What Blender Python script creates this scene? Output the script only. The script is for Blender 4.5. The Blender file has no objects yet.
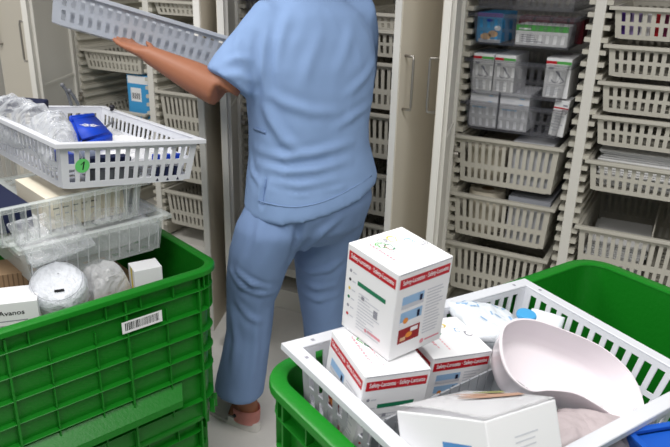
import bpy, bmesh, math, random
import numpy as np
from mathutils import Vector, Matrix, Euler, noise
from mathutils.bvhtree import BVHTree
random.seed(7)
SC = bpy.context.scene
COL = SC.collection
PI = math.pi
def R_(d): return math.radians(d)

# ------------------------------------------------------------------ camera
FPX, PITCH, HEAD, ROLL, CAMH = 685.0, R_(21.0), R_(117.4), R_(1.4), 1.55
ch, sh = math.cos(HEAD), math.sin(HEAD)
CF = Vector((ch*math.cos(PITCH), sh*math.cos(PITCH), -math.sin(PITCH)))
r0 = Vector((sh, -ch, 0)); u0 = r0.cross(CF)
CR = math.cos(ROLL)*r0 + math.sin(ROLL)*u0
CU = -math.sin(ROLL)*r0 + math.cos(ROLL)*u0
CAM = Vector((0, 0, CAMH))
cd = bpy.data.cameras.new('camera'); cam = bpy.data.objects.new('camera', cd); COL.objects.link(cam)
cam.matrix_world = Matrix(((CR.x, CU.x, -CF.x, 0), (CR.y, CU.y, -CF.y, 0), (CR.z, CU.z, -CF.z, CAMH), (0, 0, 0, 1)))
cd.sensor_width = 36; cd.lens = FPX/670*36; cd.clip_start = .02
cd.dof.use_dof = True; cd.dof.focus_distance = 1.45; cd.dof.aperture_fstop = 9
SC.camera = cam
# measuring helpers: the place a photographed point has on a known plane
def ray(x, y):
    return (CF*FPX + CR*(x-335) - CU*(y-223.5)).normalized()
def at_z(x, y, z):
    d = ray(x, y); return CAM + d*((z-CAMH)/d.z)
def at_y(x, y, Y):
    d = ray(x, y); return CAM + d*(Y/d.y)
def at_d(x, y, D):
    d = ray(x, y); return CAM + d*(D/math.hypot(d.x, d.y))
def at_f(M, x, y, zl):           # local point of frame M on its plane z = zl
    Mi = M.inverted(); o = Mi @ CAM; d = Mi.to_3x3() @ ray(x, y)
    return o + d*((zl-o.z)/d.z)

# ------------------------------------------------------------------ materials
def lin(c):
    return tuple((v/255/12.92 if v/255 <= .04045 else ((v/255+.055)/1.055)**2.4) for v in c)
MATS = {}
def mat(name, rgb, rough=.5, spec=.4, var=0, vscale=8, bump=0, bscale=60, emis=0, sss=0, metal=0, coat=0, dist=.02):
    if name in MATS: return MATS[name]
    m = bpy.data.materials.new(name); m.use_nodes = True
    nt = m.node_tree; b = nt.nodes['Principled BSDF']
    c = lin(rgb)+(1,)
    b.inputs['Base Color'].default_value = c
    b.inputs['Roughness'].default_value = rough
    b.inputs['Specular IOR Level'].default_value = spec
    b.inputs['Metallic'].default_value = metal
    b.inputs['Coat Weight'].default_value = coat
    if sss:
        b.inputs['Subsurface Weight'].default_value = sss
        b.inputs['Subsurface Radius'].default_value = (.01, .005, .003)
    if emis:
        b.inputs['Emission Color'].default_value = c; b.inputs['Emission Strength'].default_value = emis
    tc = nt.nodes.new('ShaderNodeTexCoord')
    if var:
        n = nt.nodes.new('ShaderNodeTexNoise'); n.inputs['Scale'].default_value = vscale; n.inputs['Detail'].default_value = 5
        nt.links.new(tc.outputs['Object'], n.inputs['Vector'])
        rp = nt.nodes.new('ShaderNodeMapRange'); rp.inputs['To Min'].default_value = 1-var; rp.inputs['To Max'].default_value = 1+var
        nt.links.new(n.outputs['Fac'], rp.inputs['Value'])
        mx = nt.nodes.new('ShaderNodeVectorMath'); mx.operation = 'SCALE'
        mx.inputs[0].default_value = c[:3]; nt.links.new(rp.outputs['Result'], mx.inputs['Scale'])
        nt.links.new(mx.outputs['Vector'], b.inputs['Base Color'])
    if bump:
        n = nt.nodes.new('ShaderNodeTexNoise'); n.inputs['Scale'].default_value = bscale; n.inputs['Detail'].default_value = 4
        nt.links.new(tc.outputs['Object'], n.inputs['Vector'])
        bp = nt.nodes.new('ShaderNodeBump'); bp.inputs['Strength'].default_value = bump; bp.inputs['Distance'].default_value = dist
        nt.links.new(n.outputs['Fac'], bp.inputs['Height']); nt.links.new(bp.outputs['Normal'], b.inputs['Normal'])
    MATS[name] = m; return m
def film(name, rgb, base=.2, edge=.7, rough=.15, bump=0, bscale=30, white=.3):
    """thin clear plastic: mostly transparent, more body at grazing angles"""
    if name in MATS: return MATS[name]
    m = bpy.data.materials.new(name); m.use_nodes = True
    nt = m.node_tree; nt.nodes.clear()
    out = nt.nodes.new('ShaderNodeOutputMaterial')
    tr = nt.nodes.new('ShaderNodeBsdfTransparent')
    pr = nt.nodes.new('ShaderNodeBsdfPrincipled')
    pr.inputs['Base Color'].default_value = lin(rgb)+(1,); pr.inputs['Roughness'].default_value = rough
    pr.inputs['Specular IOR Level'].default_value = .8
    lw = nt.nodes.new('ShaderNodeLayerWeight'); lw.inputs['Blend'].default_value = .35
    mr = nt.nodes.new('ShaderNodeMapRange'); mr.inputs['To Min'].default_value = base; mr.inputs['To Max'].default_value = edge
    nt.links.new(lw.outputs['Facing'], mr.inputs['Value'])
    mx = nt.nodes.new('ShaderNodeMixShader')
    nt.links.new(mr.outputs['Result'], mx.inputs['Fac']); nt.links.new(tr.outputs[0], mx.inputs[1]); nt.links.new(pr.outputs[0], mx.inputs[2])
    if bump:
        tc = nt.nodes.new('ShaderNodeTexCoord')
        n = nt.nodes.new('ShaderNodeTexNoise'); n.inputs['Scale'].default_value = bscale; n.inputs['Detail'].default_value = 3; n.inputs['Distortion'].default_value = 1.2
        nt.links.new(tc.outputs['Object'], n.inputs['Vector'])
        bp = nt.nodes.new('ShaderNodeBump'); bp.inputs['Strength'].default_value = bump; bp.inputs['Distance'].default_value = .02
        nt.links.new(n.outputs['Fac'], bp.inputs['Height'])
        nt.links.new(bp.outputs['Normal'], pr.inputs['Normal']); nt.links.new(bp.outputs['Normal'], lw.inputs['Normal'])
    nt.links.new(mx.outputs[0], out.inputs['Surface'])
    MATS[name] = m; return m

# ------------------------------------------------------------------ mesh builder
class MB:
    def __init__(self): self.bm = bmesh.new(); self.mats = []
    def mi(self, m):
        if m is None: return 0
        if m not in self.mats: self.mats.append(m)
        return self.mats.index(m)
    def face(self, vs, m=None):
        try:
            f = self.bm.faces.new([v if isinstance(v, bmesh.types.BMVert) else self.bm.verts.new(v) for v in vs])
            f.material_index = self.mi(m); return f
        except ValueError: return None
    def box(self, c, s, m=None, M=None, bev=0, seg=2):
        M = M or Matrix()
        vs = []
        for k in (-1, 1):
            for j in (-1, 1):
                for i in (-1, 1):
                    vs.append(self.bm.verts.new(M @ Vector((c[0]+i*s[0]/2, c[1]+j*s[1]/2, c[2]+k*s[2]/2))))
        idx = ((0, 2, 3, 1), (4, 5, 7, 6), (0, 1, 5, 4), (2, 6, 7, 3), (0, 4, 6, 2), (1, 3, 7, 5))
        fs = [self.face([vs[q] for q in f], m) for f in idx]
        if bev:
            es = list({e for f in fs for e in f.edges})
            r = bmesh.ops.bevel(self.bm, geom=es, offset=bev, segments=seg, affect='EDGES', profile=.5)
            for f in r['faces']: f.material_index = self.mi(m)
        return self
    def boxr(self, x0, x1, y0, y1, z0, z1, m=None, M=None, bev=0):
        return self.box(((x0+x1)/2, (y0+y1)/2, (z0+z1)/2), (abs(x1-x0), abs(y1-y0), abs(z1-z0)), m, M, bev)
    def hexa(self, b, t, m=None):          # 4 bottom points, 4 top points
        vb = [self.bm.verts.new(p) for p in b]; vt = [self.bm.verts.new(p) for p in t]
        self.face(vb[::-1], m); self.face(vt, m)
        for i in range(4): self.face([vb[i], vb[(i+1) % 4], vt[(i+1) % 4], vt[i]], m)
    def loft(self, rings, m=None, cap=True, closed=True):
        rv = [[self.bm.verts.new(p) for p in r] for r in rings]
        n = len(rv[0])
        for a, b in zip(rv, rv[1:]):
            for i in range(n if closed else n-1):
                self.face([a[i], a[(i+1) % n], b[(i+1) % n], b[i]], m)
        if cap:
            self.face(rv[0][::-1], m); self.face(rv[-1], m)
        return rv
    def tube(self, pts, r, m=None, n=10, cap=True, flat=1.0):
        pts = [Vector(p) for p in pts]
        rs = r if isinstance(r, (list, tuple)) else [r]*len(pts)
        rings = []; up = None
        for i, p in enumerate(pts):
            t = (pts[min(i+1, len(pts)-1)] - pts[max(i-1, 0)]).normalized()
            if up is None:
                up = Vector((0, 0, 1)) if abs(t.z) < .9 else Vector((1, 0, 0))
            u = (up - t*up.dot(t)).normalized(); w = t.cross(u); up = u
            rings.append([p + (u*math.cos(2*PI*k/n)*flat + w*math.sin(2*PI*k/n))*rs[i] for k in range(n)])
        return self.loft(rings, m, cap)
    def cyl(self, p, q, r, m=None, n=16): return self.tube([p, q], r, m, n)
    def ball(self, c, r, m=None, M=None, u=16, v=10):
        c = Vector(c); r = r if isinstance(r, (tuple, list)) else (r, r, r)
        rings = []
        for j in range(1, v):
            a = PI*j/v
            rings.append([(M.to_3x3() if M else Matrix.Identity(3)) @ Vector((r[0]*math.sin(a)*math.cos(2*PI*i/u), r[1]*math.sin(a)*math.sin(2*PI*i/u), -r[2]*math.cos(a))) + c for i in range(u)])
        self.loft(rings, m)
    def mesh(self, name, smooth=False, recalc=True, weld=0):
        if weld: bmesh.ops.remove_doubles(self.bm, verts=self.bm.verts, dist=weld)
        if recalc: bmesh.ops.recalc_face_normals(self.bm, faces=self.bm.faces)
        me = bpy.data.meshes.new(name); self.bm.to_mesh(me); self.bm.free()
        for m in self.mats: me.materials.append(m)
        if smooth:
            for p in me.polygons: p.use_smooth = True
        return me
def obj(name, mb, parent=None, m=None, smooth=False, weld=0, M=None, autos=None, recalc=True):
    me = mb.mesh(name, smooth or bool(autos), recalc, weld) if isinstance(mb, MB) else mb
    if m is not None and not len(me.materials): me.materials.append(m)
    o = bpy.data.objects.new(name, me); COL.objects.link(o)
    if parent is not None: o.parent = parent
    if M is not None: o.matrix_local = M
    if autos:
        try: me.set_sharp_from_angle(angle=R_(autos))
        except Exception: pass
    return o
def tag(o, label, cat, group=None, kind=None):
    o['label'] = label; o['category'] = cat
    if group: o['group'] = group
    if kind: o['kind'] = kind
    return o
def thing(name, label, cat, M=None, group=None):
    o = bpy.data.objects.new(name, None); COL.objects.link(o); o.empty_display_size = .05
    if M is not None: o.matrix_world = M
    return tag(o, label, cat, group)
def struct(name, mb, m=None):
    o = obj(name, mb, None, m); o['kind'] = 'structure'; return o
def TR(x, y, z, rz=0, ry=0, rx=0):
    return Matrix.Translation((x, y, z)) @ Euler((R_(rx), R_(ry), R_(rz))).to_matrix().to_4x4()
_tx = {}
def text_mesh(s, m, bold=0.0):
    """lettering as a mesh, lower-left at the origin, with its width and height"""
    k = (s, m.name, bold)
    if k in _tx: return _tx[k]
    cu = bpy.data.curves.new('lettering', 'FONT'); cu.body = s; cu.size = 1; cu.offset = bold; cu.resolution_u = 3
    o = bpy.data.objects.new('lettering', cu); COL.objects.link(o)
    dg = bpy.context.evaluated_depsgraph_get()
    me = bpy.data.meshes.new_from_object(o.evaluated_get(dg))
    bpy.data.objects.remove(o); bpy.data.curves.remove(cu)
    co = np.array([v.co[:] for v in me.vertices])
    lo, hi = co.min(0), co.max(0)
    for v in me.vertices: v.co.x -= lo[0]; v.co.y -= lo[1]; v.co.z = 0
    me.materials.clear(); me.materials.append(m)
    _tx[k] = (me, hi[0]-lo[0], hi[1]-lo[1]); return _tx[k]
def lettering(s, m, parent, origin, u, v, width, height, bold=0.0, name='lettering'):
    """place lettering on a face: origin = lower-left, u/v = unit directions (local to parent)"""
    me, w, h = text_mesh(s, m, bold)
    u = Vector(u); v = Vector(v); n = u.cross(v)
    sx = width/w; sy = height/h
    M = Matrix(((u.x*sx, v.x*sy, n.x, origin[0]), (u.y*sx, v.y*sy, n.y, origin[1]), (u.z*sx, v.z*sy, n.z, origin[2]), (0, 0, 0, 1)))
    me2 = me.copy(); me2.transform(M)
    return obj(name, me2, parent)
class Face:
    """a flat face of a carton: print() lays thin ink patches on it"""
    def __init__(s, o, u, v, eps=.0003):
        s.o = Vector(o); s.u = Vector(u); s.v = Vector(v); s.n = s.u.cross(s.v); s.e = eps
    def p(s, a, b, k=1): return s.o + s.u*a + s.v*b + s.n*s.e*k
    def rect(s, mb, a0, a1, b0, b1, m, k=1):
        mb.face([s.p(a0, b0, k), s.p(a1, b0, k), s.p(a1, b1, k), s.p(a0, b1, k)], m)
    def disc(s, mb, a, b, r, m, k=1, n=12, ry=None):
        mb.face([s.p(a+r*math.cos(2*PI*i/n), b+(ry or r)*math.sin(2*PI*i/n), k) for i in range(n)], m)

# ------------------------------------------------------------------ palette
M_green = mat('green_plastic', (20, 120, 27), .36, .35, var=.06, vscale=5, bump=.05, bscale=120)
M_white_tray = mat('white_plastic', (214, 216, 222), .4, .4, var=.02)
M_beige_tray = mat('beige_plastic', (196, 192, 181), .5, .3, var=.03)
M_grey_tray = film('smoky_clear_plastic', (104, 105, 114), .15, .7, .2)
M_clear = film('clear_plastic', (222, 228, 226), .12, .7, .1)
M_held = film('frosted_grey_plastic', (196, 201, 210), .72, .95, .3)
M_bag = film('clear_bag_film', (232, 235, 240), .08, .8, .08, bump=.9, bscale=16)
M_milky = film('milky_bag_film', (236, 237, 240), .5, .95, .15, bump=.8, bscale=22)
M_cab = mat('cabinet_enamel', (224, 221, 214), .45, .35, var=.015)
M_door = mat('cabinet_door_beige', (216, 209, 195), .5, .3, var=.02)
M_runner = mat('runner_plastic', (200, 196, 184), .5, .3)
M_metal = mat('brushed_metal', (170, 165, 158), .35, .5, metal=.9)
M_floor = mat('vinyl_floor', (222, 219, 214), .45, .3, var=.05, vscale=30)
M_wall = mat('wall_paint', (205, 202, 195), .8, .2, var=.02)
M_carton = mat('white_card', (236, 236, 238), .55, .25, var=.012)
M_carton2 = mat('pale_card', (215, 216, 222), .6, .2, var=.02)
M_kraft = mat('brown_corrugated_card', (158, 132, 104), .8, .1, var=.06, vscale=20)
M_red = mat('red_ink', (190, 24, 38), .5, .3)
M_dgreen = mat('dark_green_ink', (24, 118, 82), .5, .3)
M_lgreen = mat('fresh_green_ink', (86, 170, 82), .5, .3)
M_ink = mat('grey_ink', (150, 150, 160), .6, .2)
M_black = mat('black_ink', (28, 28, 32), .6, .2)
M_pinkink = mat('pink_ink', (225, 150, 160), .6, .2)
M_paleink = mat('pale_grey_ink', (200, 202, 210), .6, .2)
M_pblue = mat('pale_blue_ink', (150, 185, 220), .6, .2)
M_yellow = mat('yellow_ink', (222, 196, 60), .5, .3)
M_blue = mat('blue_nylon', (18, 66, 190), .5, .3, bump=.1, bscale=200)
M_navy = mat('navy_fabric', (28, 34, 62), .7, .2)
M_cyan = mat('cyan_card', (70, 158, 214), .5, .3)
M_bluecap = mat('blue_cap', (72, 160, 214), .4, .4)
M_dish = mat('glossy_white_plastic', (236, 228, 233), .22, .5)
M_divider = mat('grey_divider_plastic', (150, 153, 158), .45, .35)
M_paper = mat('white_paper', (228, 228, 228), .8, .1, var=.02)
M_cream = mat('cream_paper', (222, 214, 196), .8, .1, var=.03)
M_bluetub = mat('blue_tub_plastic', (26, 84, 180), .35, .4)
M_rubber = mat('grey_rubber', (112, 114, 118), .5, .3)
M_sticker = mat('green_sticker', (104, 204, 112), .5, .3)
M_mauve = mat('mauve_pouch', (182, 170, 172), .45, .4, bump=.3, bscale=25)
M_purple = mat('purple_ink', (96, 60, 150), .5, .3)
M_dark = mat('dark_plastic', (40, 40, 46), .5, .3)
# ------------------------------------------------------------------ setting
mb = MB(); mb.boxr(-6, 3.5, -2.5, 3.2, -.05, 0, M_floor); struct('floor', mb)
mb = MB(); mb.boxr(-6, 3.5, 3.06, 3.16, 0, 2.7, M_wall); struct('wall_back', mb)
mb = MB(); mb.boxr(-6.1, -6, -2.5, 3.16, 0, 2.7, M_wall); struct('wall_left', mb)
mb = MB(); mb.boxr(3.5, 3.6, -2.5, 3.16, 0, 2.7, M_wall); struct('wall_right', mb)
mb = MB(); mb.boxr(-6, 3.5, 3.04, 3.06, 0, .1, M_cab); struct('baseboard_back', mb)

# ------------------------------------------------------------------ slotted baskets
def slot_wall(mb, A, B, A2, B2, n, rows, m, sf=.47, pad=.035):
    """a wall with rows of n slots; A,B top edge, A2,B2 bottom edge; rows are (v0,v1) from the top"""
    A, B, A2, B2 = map(Vector, (A, B, A2, B2))
    pitch = (1-2*pad)/n
    us = [0.0]
    for i in range(n):
        u = pad + i*pitch
        us += [u + pitch*(1-sf)/2, u + pitch*(1+sf)/2]
    us.append(1.0)
    vs = [0.0]
    for a, b in rows: vs += [a, b]
    vs.append(1.0)
    P = lambda u, v: (A.lerp(B, u)).lerp(A2.lerp(B2, u), v)
    for j in range(len(vs)-1):
        for i in range(len(us)-1):
            if i % 2 == 1 and j % 2 == 1: continue
            mb.face([P(us[i], vs[j+1]), P(us[i+1], vs[j+1]), P(us[i+1], vs[j]), P(us[i], vs[j])], m)
ISO100 = ((.16, .46), (.58, .88)); ISO200 = ((.12, .56), (.68, .9)); TALL = ((.12, .9),)
_bk = {}
def basket_meshes(w, d, h, m, rows, solid_front=False, rim_w=.014, inset=.016, draft=.012, th=.0026, lip=.012, dots=False):
    key = (w, d, h, m.name, rows, rim_w, inset, solid_front, dots)
    if key in _bk: return _bk[key]
    a, b = w/2-inset, d/2-inset
    a2, b2 = a-draft, b-draft
    zt = h-.004
    T = [(-a, -b, zt), (a, -b, zt), (a, b, zt), (-a, b, zt)]
    Bt = [(-a2, -b2, 0), (a2, -b2, 0), (a2, b2, 0), (-a2, b2, 0)]
    mb = MB()
    for i in range(4):
        L = w if i % 2 == 0 else d
        slot_wall(mb, T[i], T[(i+1) % 4], Bt[i], Bt[(i+1) % 4], max(4, round(L/.0305)), rows, m, sf=.57 if m is M_white_tray else .47)
    nx, ny = max(3, round(w/.05)), max(3, round(d/.05))          # slotted floor
    for i in range(2*nx+1):
        for j in range(2*ny+1):
            if i % 2 == 1 and j % 2 == 1: continue
            f = lambda k, n, e: -e + 2*e*(0 if k == 0 else 1 if k == 2*n+1 else (k-.5+.22*(1 if k % 2 == 0 else -1)*1)/(2*n) if False else k/(2*n+1))
            x0, x1 = f(i, nx, a2), f(i+1, nx, a2); y0, y1 = f(j, ny, b2), f(j+1, ny, b2)
            mb.face([(x0, y0, 0), (x1, y0, 0), (x1, y1, 0), (x0, y1, 0)], m)
    bmesh.ops.remove_doubles(mb.bm, verts=mb.bm.verts, dist=1e-5)
    bmesh.ops.recalc_face_normals(mb.bm, faces=mb.bm.faces)
    bmesh.ops.solidify(mb.bm, geom=list(mb.bm.faces), thickness=th)
    body = mb.mesh('basket_body')
    rb = MB()
    O = [(-w/2, -d/2), (w/2, -d/2), (w/2, d/2), (-w/2, d/2)]
    ia, ib = w/2-inset-rim_w+.002, d/2-inset-rim_w+.002
    ia, ib = w/2-max(inset+.002, rim_w), d/2-max(inset+.002, rim_w)
    I = [(-ia, -ib), (ia, -ib), (ia, ib), (-ia, ib)]
    prof = [(I, h-.004), (I, h), (O, h), (O, h-lip), ([(x*(1-.006/abs(x)), y*(1-.006/abs(y))) for x, y in O], h-lip), ([(x*(1-.006/abs(x)), y*(1-.006/abs(y))) for x, y in O], h-.004)]
    rings = [[(x, y, z) for x, y in r] for r, z in prof]
    rv = [[rb.bm.verts.new(p) for p in r] for r in rings]
    for q in range(len(rv)):
        p1, p2 = rv[q], rv[(q+1) % len(rv)]
        for i in range(4): rb.face([p1[i], p1[(i+1) % 4], p2[(i+1) % 4], p2[i]], m)
    es = [e for e in rb.bm.edges if e.calc_length() > .05]
    bmesh.ops.bevel(rb.bm, geom=es, offset=.0012, segments=1, affect='EDGES')
    for f in rb.bm.faces: f.material_index = 0
    if dots:
        for sx in (-1, 1):
            for sy in (-1, 1):
                cx, cy = sx*(w/2-rim_w*.55), sy*(d/2-rim_w*.55)
                for dx, dy in ((-sx*.036, 0), (0, -sy*.036)):
                    rb.face([(cx+dx-.003, cy+dy-.003, h+.0004), (cx+dx+.003, cy+dy-.003, h+.0004), (cx+dx+.003, cy+dy+.003, h+.0004), (cx+dx-.003, cy+dy+.003, h+.0004)], M_ink)
    rim = rb.mesh('rim', recalc=True)
    _bk[key] = (body, rim); return _bk[key]
def basket(label, M, w, d, h, m, rows, group=None, name='slotted_basket', cat='basket', **kw):
    body, rim = basket_meshes(w, d, h, m, rows, **kw)
    t = thing(name, label, cat, M, group)
    obj('basket_body', body, t); obj('rim', rim, t)
    return t

# ------------------------------------------------------------------ cabinets
CY0, CY1, CZ0, CZ1 = 2.43, 3.02, .10, 2.0
def cabinet(label, X0, X1, post=None, runner_cols=(), doors=()):
    t = thing('storage_cabinet', label, 'cabinet', Matrix.Translation(((X0+X1)/2, CY0, 0)), 'open storage cabinets along the wall')
    cx = (X0+X1)/2
    def part(name, x0, x1, y0, y1, z0, z1, m=M_cab, bev=.002):
        mb = MB(); mb.boxr(x0-cx, x1-cx, y0-CY0, y1-CY0, z0, z1, m, bev=bev); return obj(name, mb, t)
    part('side_panel', X0, X0+.02, CY0, CY1, CZ0, CZ1); part('side_panel', X1-.02, X1, CY0, CY1, CZ0, CZ1)
    part('back_panel', X0+.02, X1-.02, CY1-.012, CY1, CZ0, CZ1)
    part('top_panel', X0, X1, CY0, CY1, CZ1, CZ1+.02); part('bottom_panel', X0+.02, X1-.02, CY0+.002, CY1-.012, CZ0+.09, CZ0+.13)
    part('plinth', X0+.01, X1-.01, CY0+.03, CY1, 0, CZ0)
    if post: 
        part('centre_post', post-.017, post+.017, CY0, CY0+.03, CZ0+.13, CZ1)
        part('partition', post-.006, post+.006, CY0+.03, CY1-.012, CZ0+.13, CZ1)
    for (x, s) in runner_cols:                  # x = mounting face, s = side the ledges stick out to
        mb = MB()
        mb.boxr(x-cx, x-cx+s*.006, .012, .56, CZ0+.14, CZ1-.02, M_runner)
        z = .30
        while z < 1.95:
            mb.boxr(x-cx, x-cx+s*.027, .004, .55, z, z+.015, M_runner)
            z += .0392
        obj('runner_strip', mb, t)
    for (hx, ang, L, s) in doors:               # hinge x, opening angle from the closed position, width, s=+1 hinge at left
        a = R_(-ang) if s > 0 else R_(180+ang)
        dM = Matrix.Translation((hx-cx, 0, 0)) @ Matrix.Rotation(a, 4, 'Z')
        mb = MB(); y0, y1 = (-.022, 0) if s > 0 else (0, .022)
        mb.boxr(.004, L, y0, y1, .08, 1.98, M_cab)
        fo = mb.bm.faces; 
        for f in fo:
            n = f.normal if f.normal.length else f.calc_center_median()
        d = obj('door', mb, t, M=dM)
        yo = -.0225 if s > 0 else .0225         # outer skin
        ob = MB(); ob.boxr(.006, L-.004, yo, yo+(-.002 if s > 0 else .002), .085, 1.975, M_door); obj('outer_skin', ob, d)
        yi = .0 if s > 0 else 0
        q = 1 if s > 0 else -1
        ib = MB()                                # folded inner rim with shelf lips
        for (x0, x1, z0, z1, dp) in ((.03, .05, .1, 1.96, .012), (L-.05, L-.03, .1, 1.96, .012)):
            ib.boxr(x0, x1, 0, q*dp, z0, z1, M_cab)
        for z in (.5, 1.0, 1.5): ib.boxr(.05, L-.05, 0, q*.006, z, z+.012, M_cab)
        obj('inner_rim', ib, d)
        hb = MB(); hz0, hz1 = 1.115, 1.28
        ho = yo + (-.032 if s > 0 else .032)
        hb.tube([(L-.035, yo, hz0), (L-.035, ho*.98, hz0), (L-.035, ho, hz0+.012), (L-.035, ho, hz1-.012), (L-.035, ho*.98, hz1), (L-.035, yo, hz1)], .0045, M_metal, 8)
        obj('handle', hb, d, smooth=True)
        kb = MB(); kb.boxr(.0, .045, q*.002, q*.014, .872, .902, M_metal); kb.cyl((.0, q*.008, .865), (.0, q*.008, .91), .009, M_metal)
        kb.cyl((.035, q*.014, .887), (.035, q*.03, .887), .012, M_metal)
        obj('hinge', kb, d)
    return t
cabinet('storage cabinet of white enamel behind the large green crate at right, full of beige baskets', -.785, .18, -.32,
        ((-.765, 1), (-.33, -1), (-.31, 1), (.16, -1)), ((-.775, 76.5, .45, 1),))
cabinet('storage cabinet hidden mostly behind the person in blue scrubs', -1.755, -.80, -1.30,
        ((-1.735, 1), (-1.31, -1), (-1.29, 1), (-.82, -1)), ((-1.745, 60, .45, 1), (-.81, 86, .45, -1)))
cabinet('storage cabinet standing behind the raised tray, with a light blue carton inside', -2.72, -1.77, -2.24,
        ((-2.70, 1), (-2.25, -1), (-2.23, 1), (-1.79, -1)), ((-2.71, 64, .45, 1), (-1.78, 110, .45, -1)))
cabinet('storage cabinet at the far left edge, only its beige door in view', -3.70, -2.745, None, (), ((-2.755, 3, .45, -1),))

G1 = 'beige baskets in the cabinets'
def cab_basket(label, xc, zr, h, m=M_beige_tray, rows=None, w=.395, y0=CY0-.012, group=G1, **kw):
    d = .56
    return basket(label, Matrix.Translation((xc, y0+d/2, zr-h)), w, d, h, m, rows or (ISO200 if h > .15 else ISO100), group, rim_w=.02, **kw)
XA = -.5645     # left column of the right cabinet
G2 = 'smoky clear baskets in the right cabinet'
cab_basket('smoky clear basket at the top of the right cabinet, nothing in view in it', XA, 1.51, .1, M_grey_tray, group=G2, w=.375)
cab_basket('smoky clear basket holding the blue pack and the green-topped white carton', XA, 1.393, .104, M_grey_tray, group=G2, w=.375)
cab_basket('smoky clear basket holding three white cartons with red and green top stripes', XA, 1.238, .125, M_grey_tray, group=G2, w=.375)
cab_basket('smoky clear basket holding two plain pale cartons and a slim red-striped one', XA, 1.088, .103, M_grey_tray, group=G2, w=.375)
cab_basket('beige deep basket directly below the smoky clear baskets', XA, .957, .178)
cab_basket('beige deep basket holding a white roll and a grey-lidded carton', XA, .734, .17)
cab_basket('beige deep basket lowest in its column, just above the white tray', XA, .531, .2)
XB = -.095
for zr, h, lab in ((1.436, .098, 'beige shallow basket with purple and red packs behind its slots'), (1.318, .1, 'beige shallow basket second below the top right edge, empty-looking'),
                   (1.20, .1, 'beige shallow basket third down in the far right column'), (1.087, .1, 'beige shallow basket just above the one filled with white papers'),
                   (.932, .108, 'beige basket filled with flat white papers'), (.69, .19, 'beige deep basket behind the green crate, with inner dividers and white packs')):
    cab_basket(lab, XB, zr, h)
XM = -1.06
for zr, h, lab in ((1.372, .06, 'beige basket to the right of the blue shirt, highest in view'), (1.312, .098, 'beige shallow basket beside the blue shirt, second from the top'), (1.191, .178, 'beige deep basket beside the blue shirt at chest height'),
                   (.995, .18, 'beige deep basket beside the shirt above its hem'), (.751, .18, 'beige deep basket beside the shirt hem'), (.531, .17, 'beige deep basket low beside the blue trousers')):
    cab_basket(lab, XM+.0, zr, h)
cab_basket('smoky grey basket seen over the shoulder of the blue shirt', -1.52, 1.40, .1, M_grey_tray, group=G2)
cab_basket('beige basket between the two door edges left of the person', -1.52, 1.02, .18)
XL = -2.01
for zr, h, lab in ((1.372, .06, 'beige shallow basket above the raised tray, top of its column'), (1.17, .1, 'beige shallow basket just under the raised tray'), (.973, .19, 'beige deep basket below the bare forearm'), (.74, .19, 'beige deep basket partly hidden by the white tray corner'), (.492, .175, 'beige basket with a white bag on top, beside the green crate')):
    cab_basket(lab, XL, zr, h)
XLL = -2.475
cab_basket('beige shallow basket above the light blue carton', XLL, 1.128, .095)
cab_basket('beige basket under the light blue carton', XLL, .85, .06)

# contents of the right cabinet
def carton(label, M, w, d, h, m, name='carton', cat='carton', group=None, bev=.0015):
    t = thing(name, label, cat, M, group)
    mb = MB(); mb.boxr(0, w, 0, d, 0, h, m, bev=bev); obj('carton_body', mb, t)
    return t
def front_at(x0, x1, y, z): return Matrix.Translation((x0, y, z))
YF = CY0+.028
def stripe_carton(label, x0, x1, z0, z1):
    t = carton(label, front_at(x0, x1, YF, z0), x1-x0, .2, z1-z0, M_carton, group='white cartons with red and green stripes')
    w, h = x1-x0, z1-z0
    f = Face((0, 0, 0), (1, 0, 0), (0, 0, 1))
    s = MB(); f.rect(s, 0, w*.42, h*.86, h*.93, M_red); f.rect(s, w*.42, w, h*.86, h*.93, M_lgreen); obj('colour_stripe', s, t)
    p = MB()
    q_ = MB(); f.rect(q_, w*.12, w*.32, h*.72, h*.78, M_ink); obj('printed_mark', q_, t)
    for k in range(5): f.rect(p, w*.1, w*(.5+.3*random.random()), h*(.08+.045*k), h*(.10+.045*k), M_paleink)
    obj('fine_print', p, t)
    q_ = MB(); f.rect(q_, w*.08, w*.9, h*.33, h*.34, M_ink); obj('printed_line', q_, t)
    d = MB()     # line drawing of a curved device
    pts = [(.42+.18*math.cos(a), .52+.14*math.sin(a)) for a in np.linspace(-2.6, 1.6, 12)] + [(.78, .42), (.6, .36)]
    for (a, b), (a2, b2) in zip(pts, pts[1:]):
        dx, dz = (b-b2)*.06, (a2-a)*.06
        d.face([f.p(w*a, h*b, 2), f.p(w*a2, h*b2, 2), f.p(w*(a2+.025), h*(b2+.03), 2), f.p(w*(a+.025), h*(b+.03), 2)], M_ink)
    obj('line_drawing', d, t)
stripe_carton('white carton with red and green stripe, left of the pair side by side', -.729, -.655, 1.122, 1.252)
stripe_carton('white carton with red and green stripe, right of the pair side by side', -.650, -.577, 1.122, 1.252)
stripe_carton('white carton with red and green stripe standing apart at the basket right end', -.472, -.388, 1.122, 1.256)
for x0, x1, lab in ((-.727, -.625, 'plain pale carton left of its twin below the striped cartons'), (-.617, -.512, 'plain pale carton right of its twin below the striped cartons')):
    t = carton(lab, front_at(x0, x1, YF, .989), x1-x0, .22, .132, M_carton2, group='plain pale cartons')
    f = Face((0, 0, 0), (1, 0, 0), (0, 0, 1)); p = MB(); w = x1-x0
    for k, (a, b) in enumerate(((.1, .45), (.1, .6), (.62, .85), (.65, .8), (.2, .5), (.68, .82))):
        f.rect(p, w*a, w*b, .06+.011*k, .062+.011*k+.002, M_pblue if k % 2 else M_paleink)
    obj('fine_print', p, t)
t = carton('slim white carton with a red stripe leaning in the smoky basket', TR(-.435, YF+.005, .99, 0, 4), .05, .1, .128, M_carton)
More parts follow.
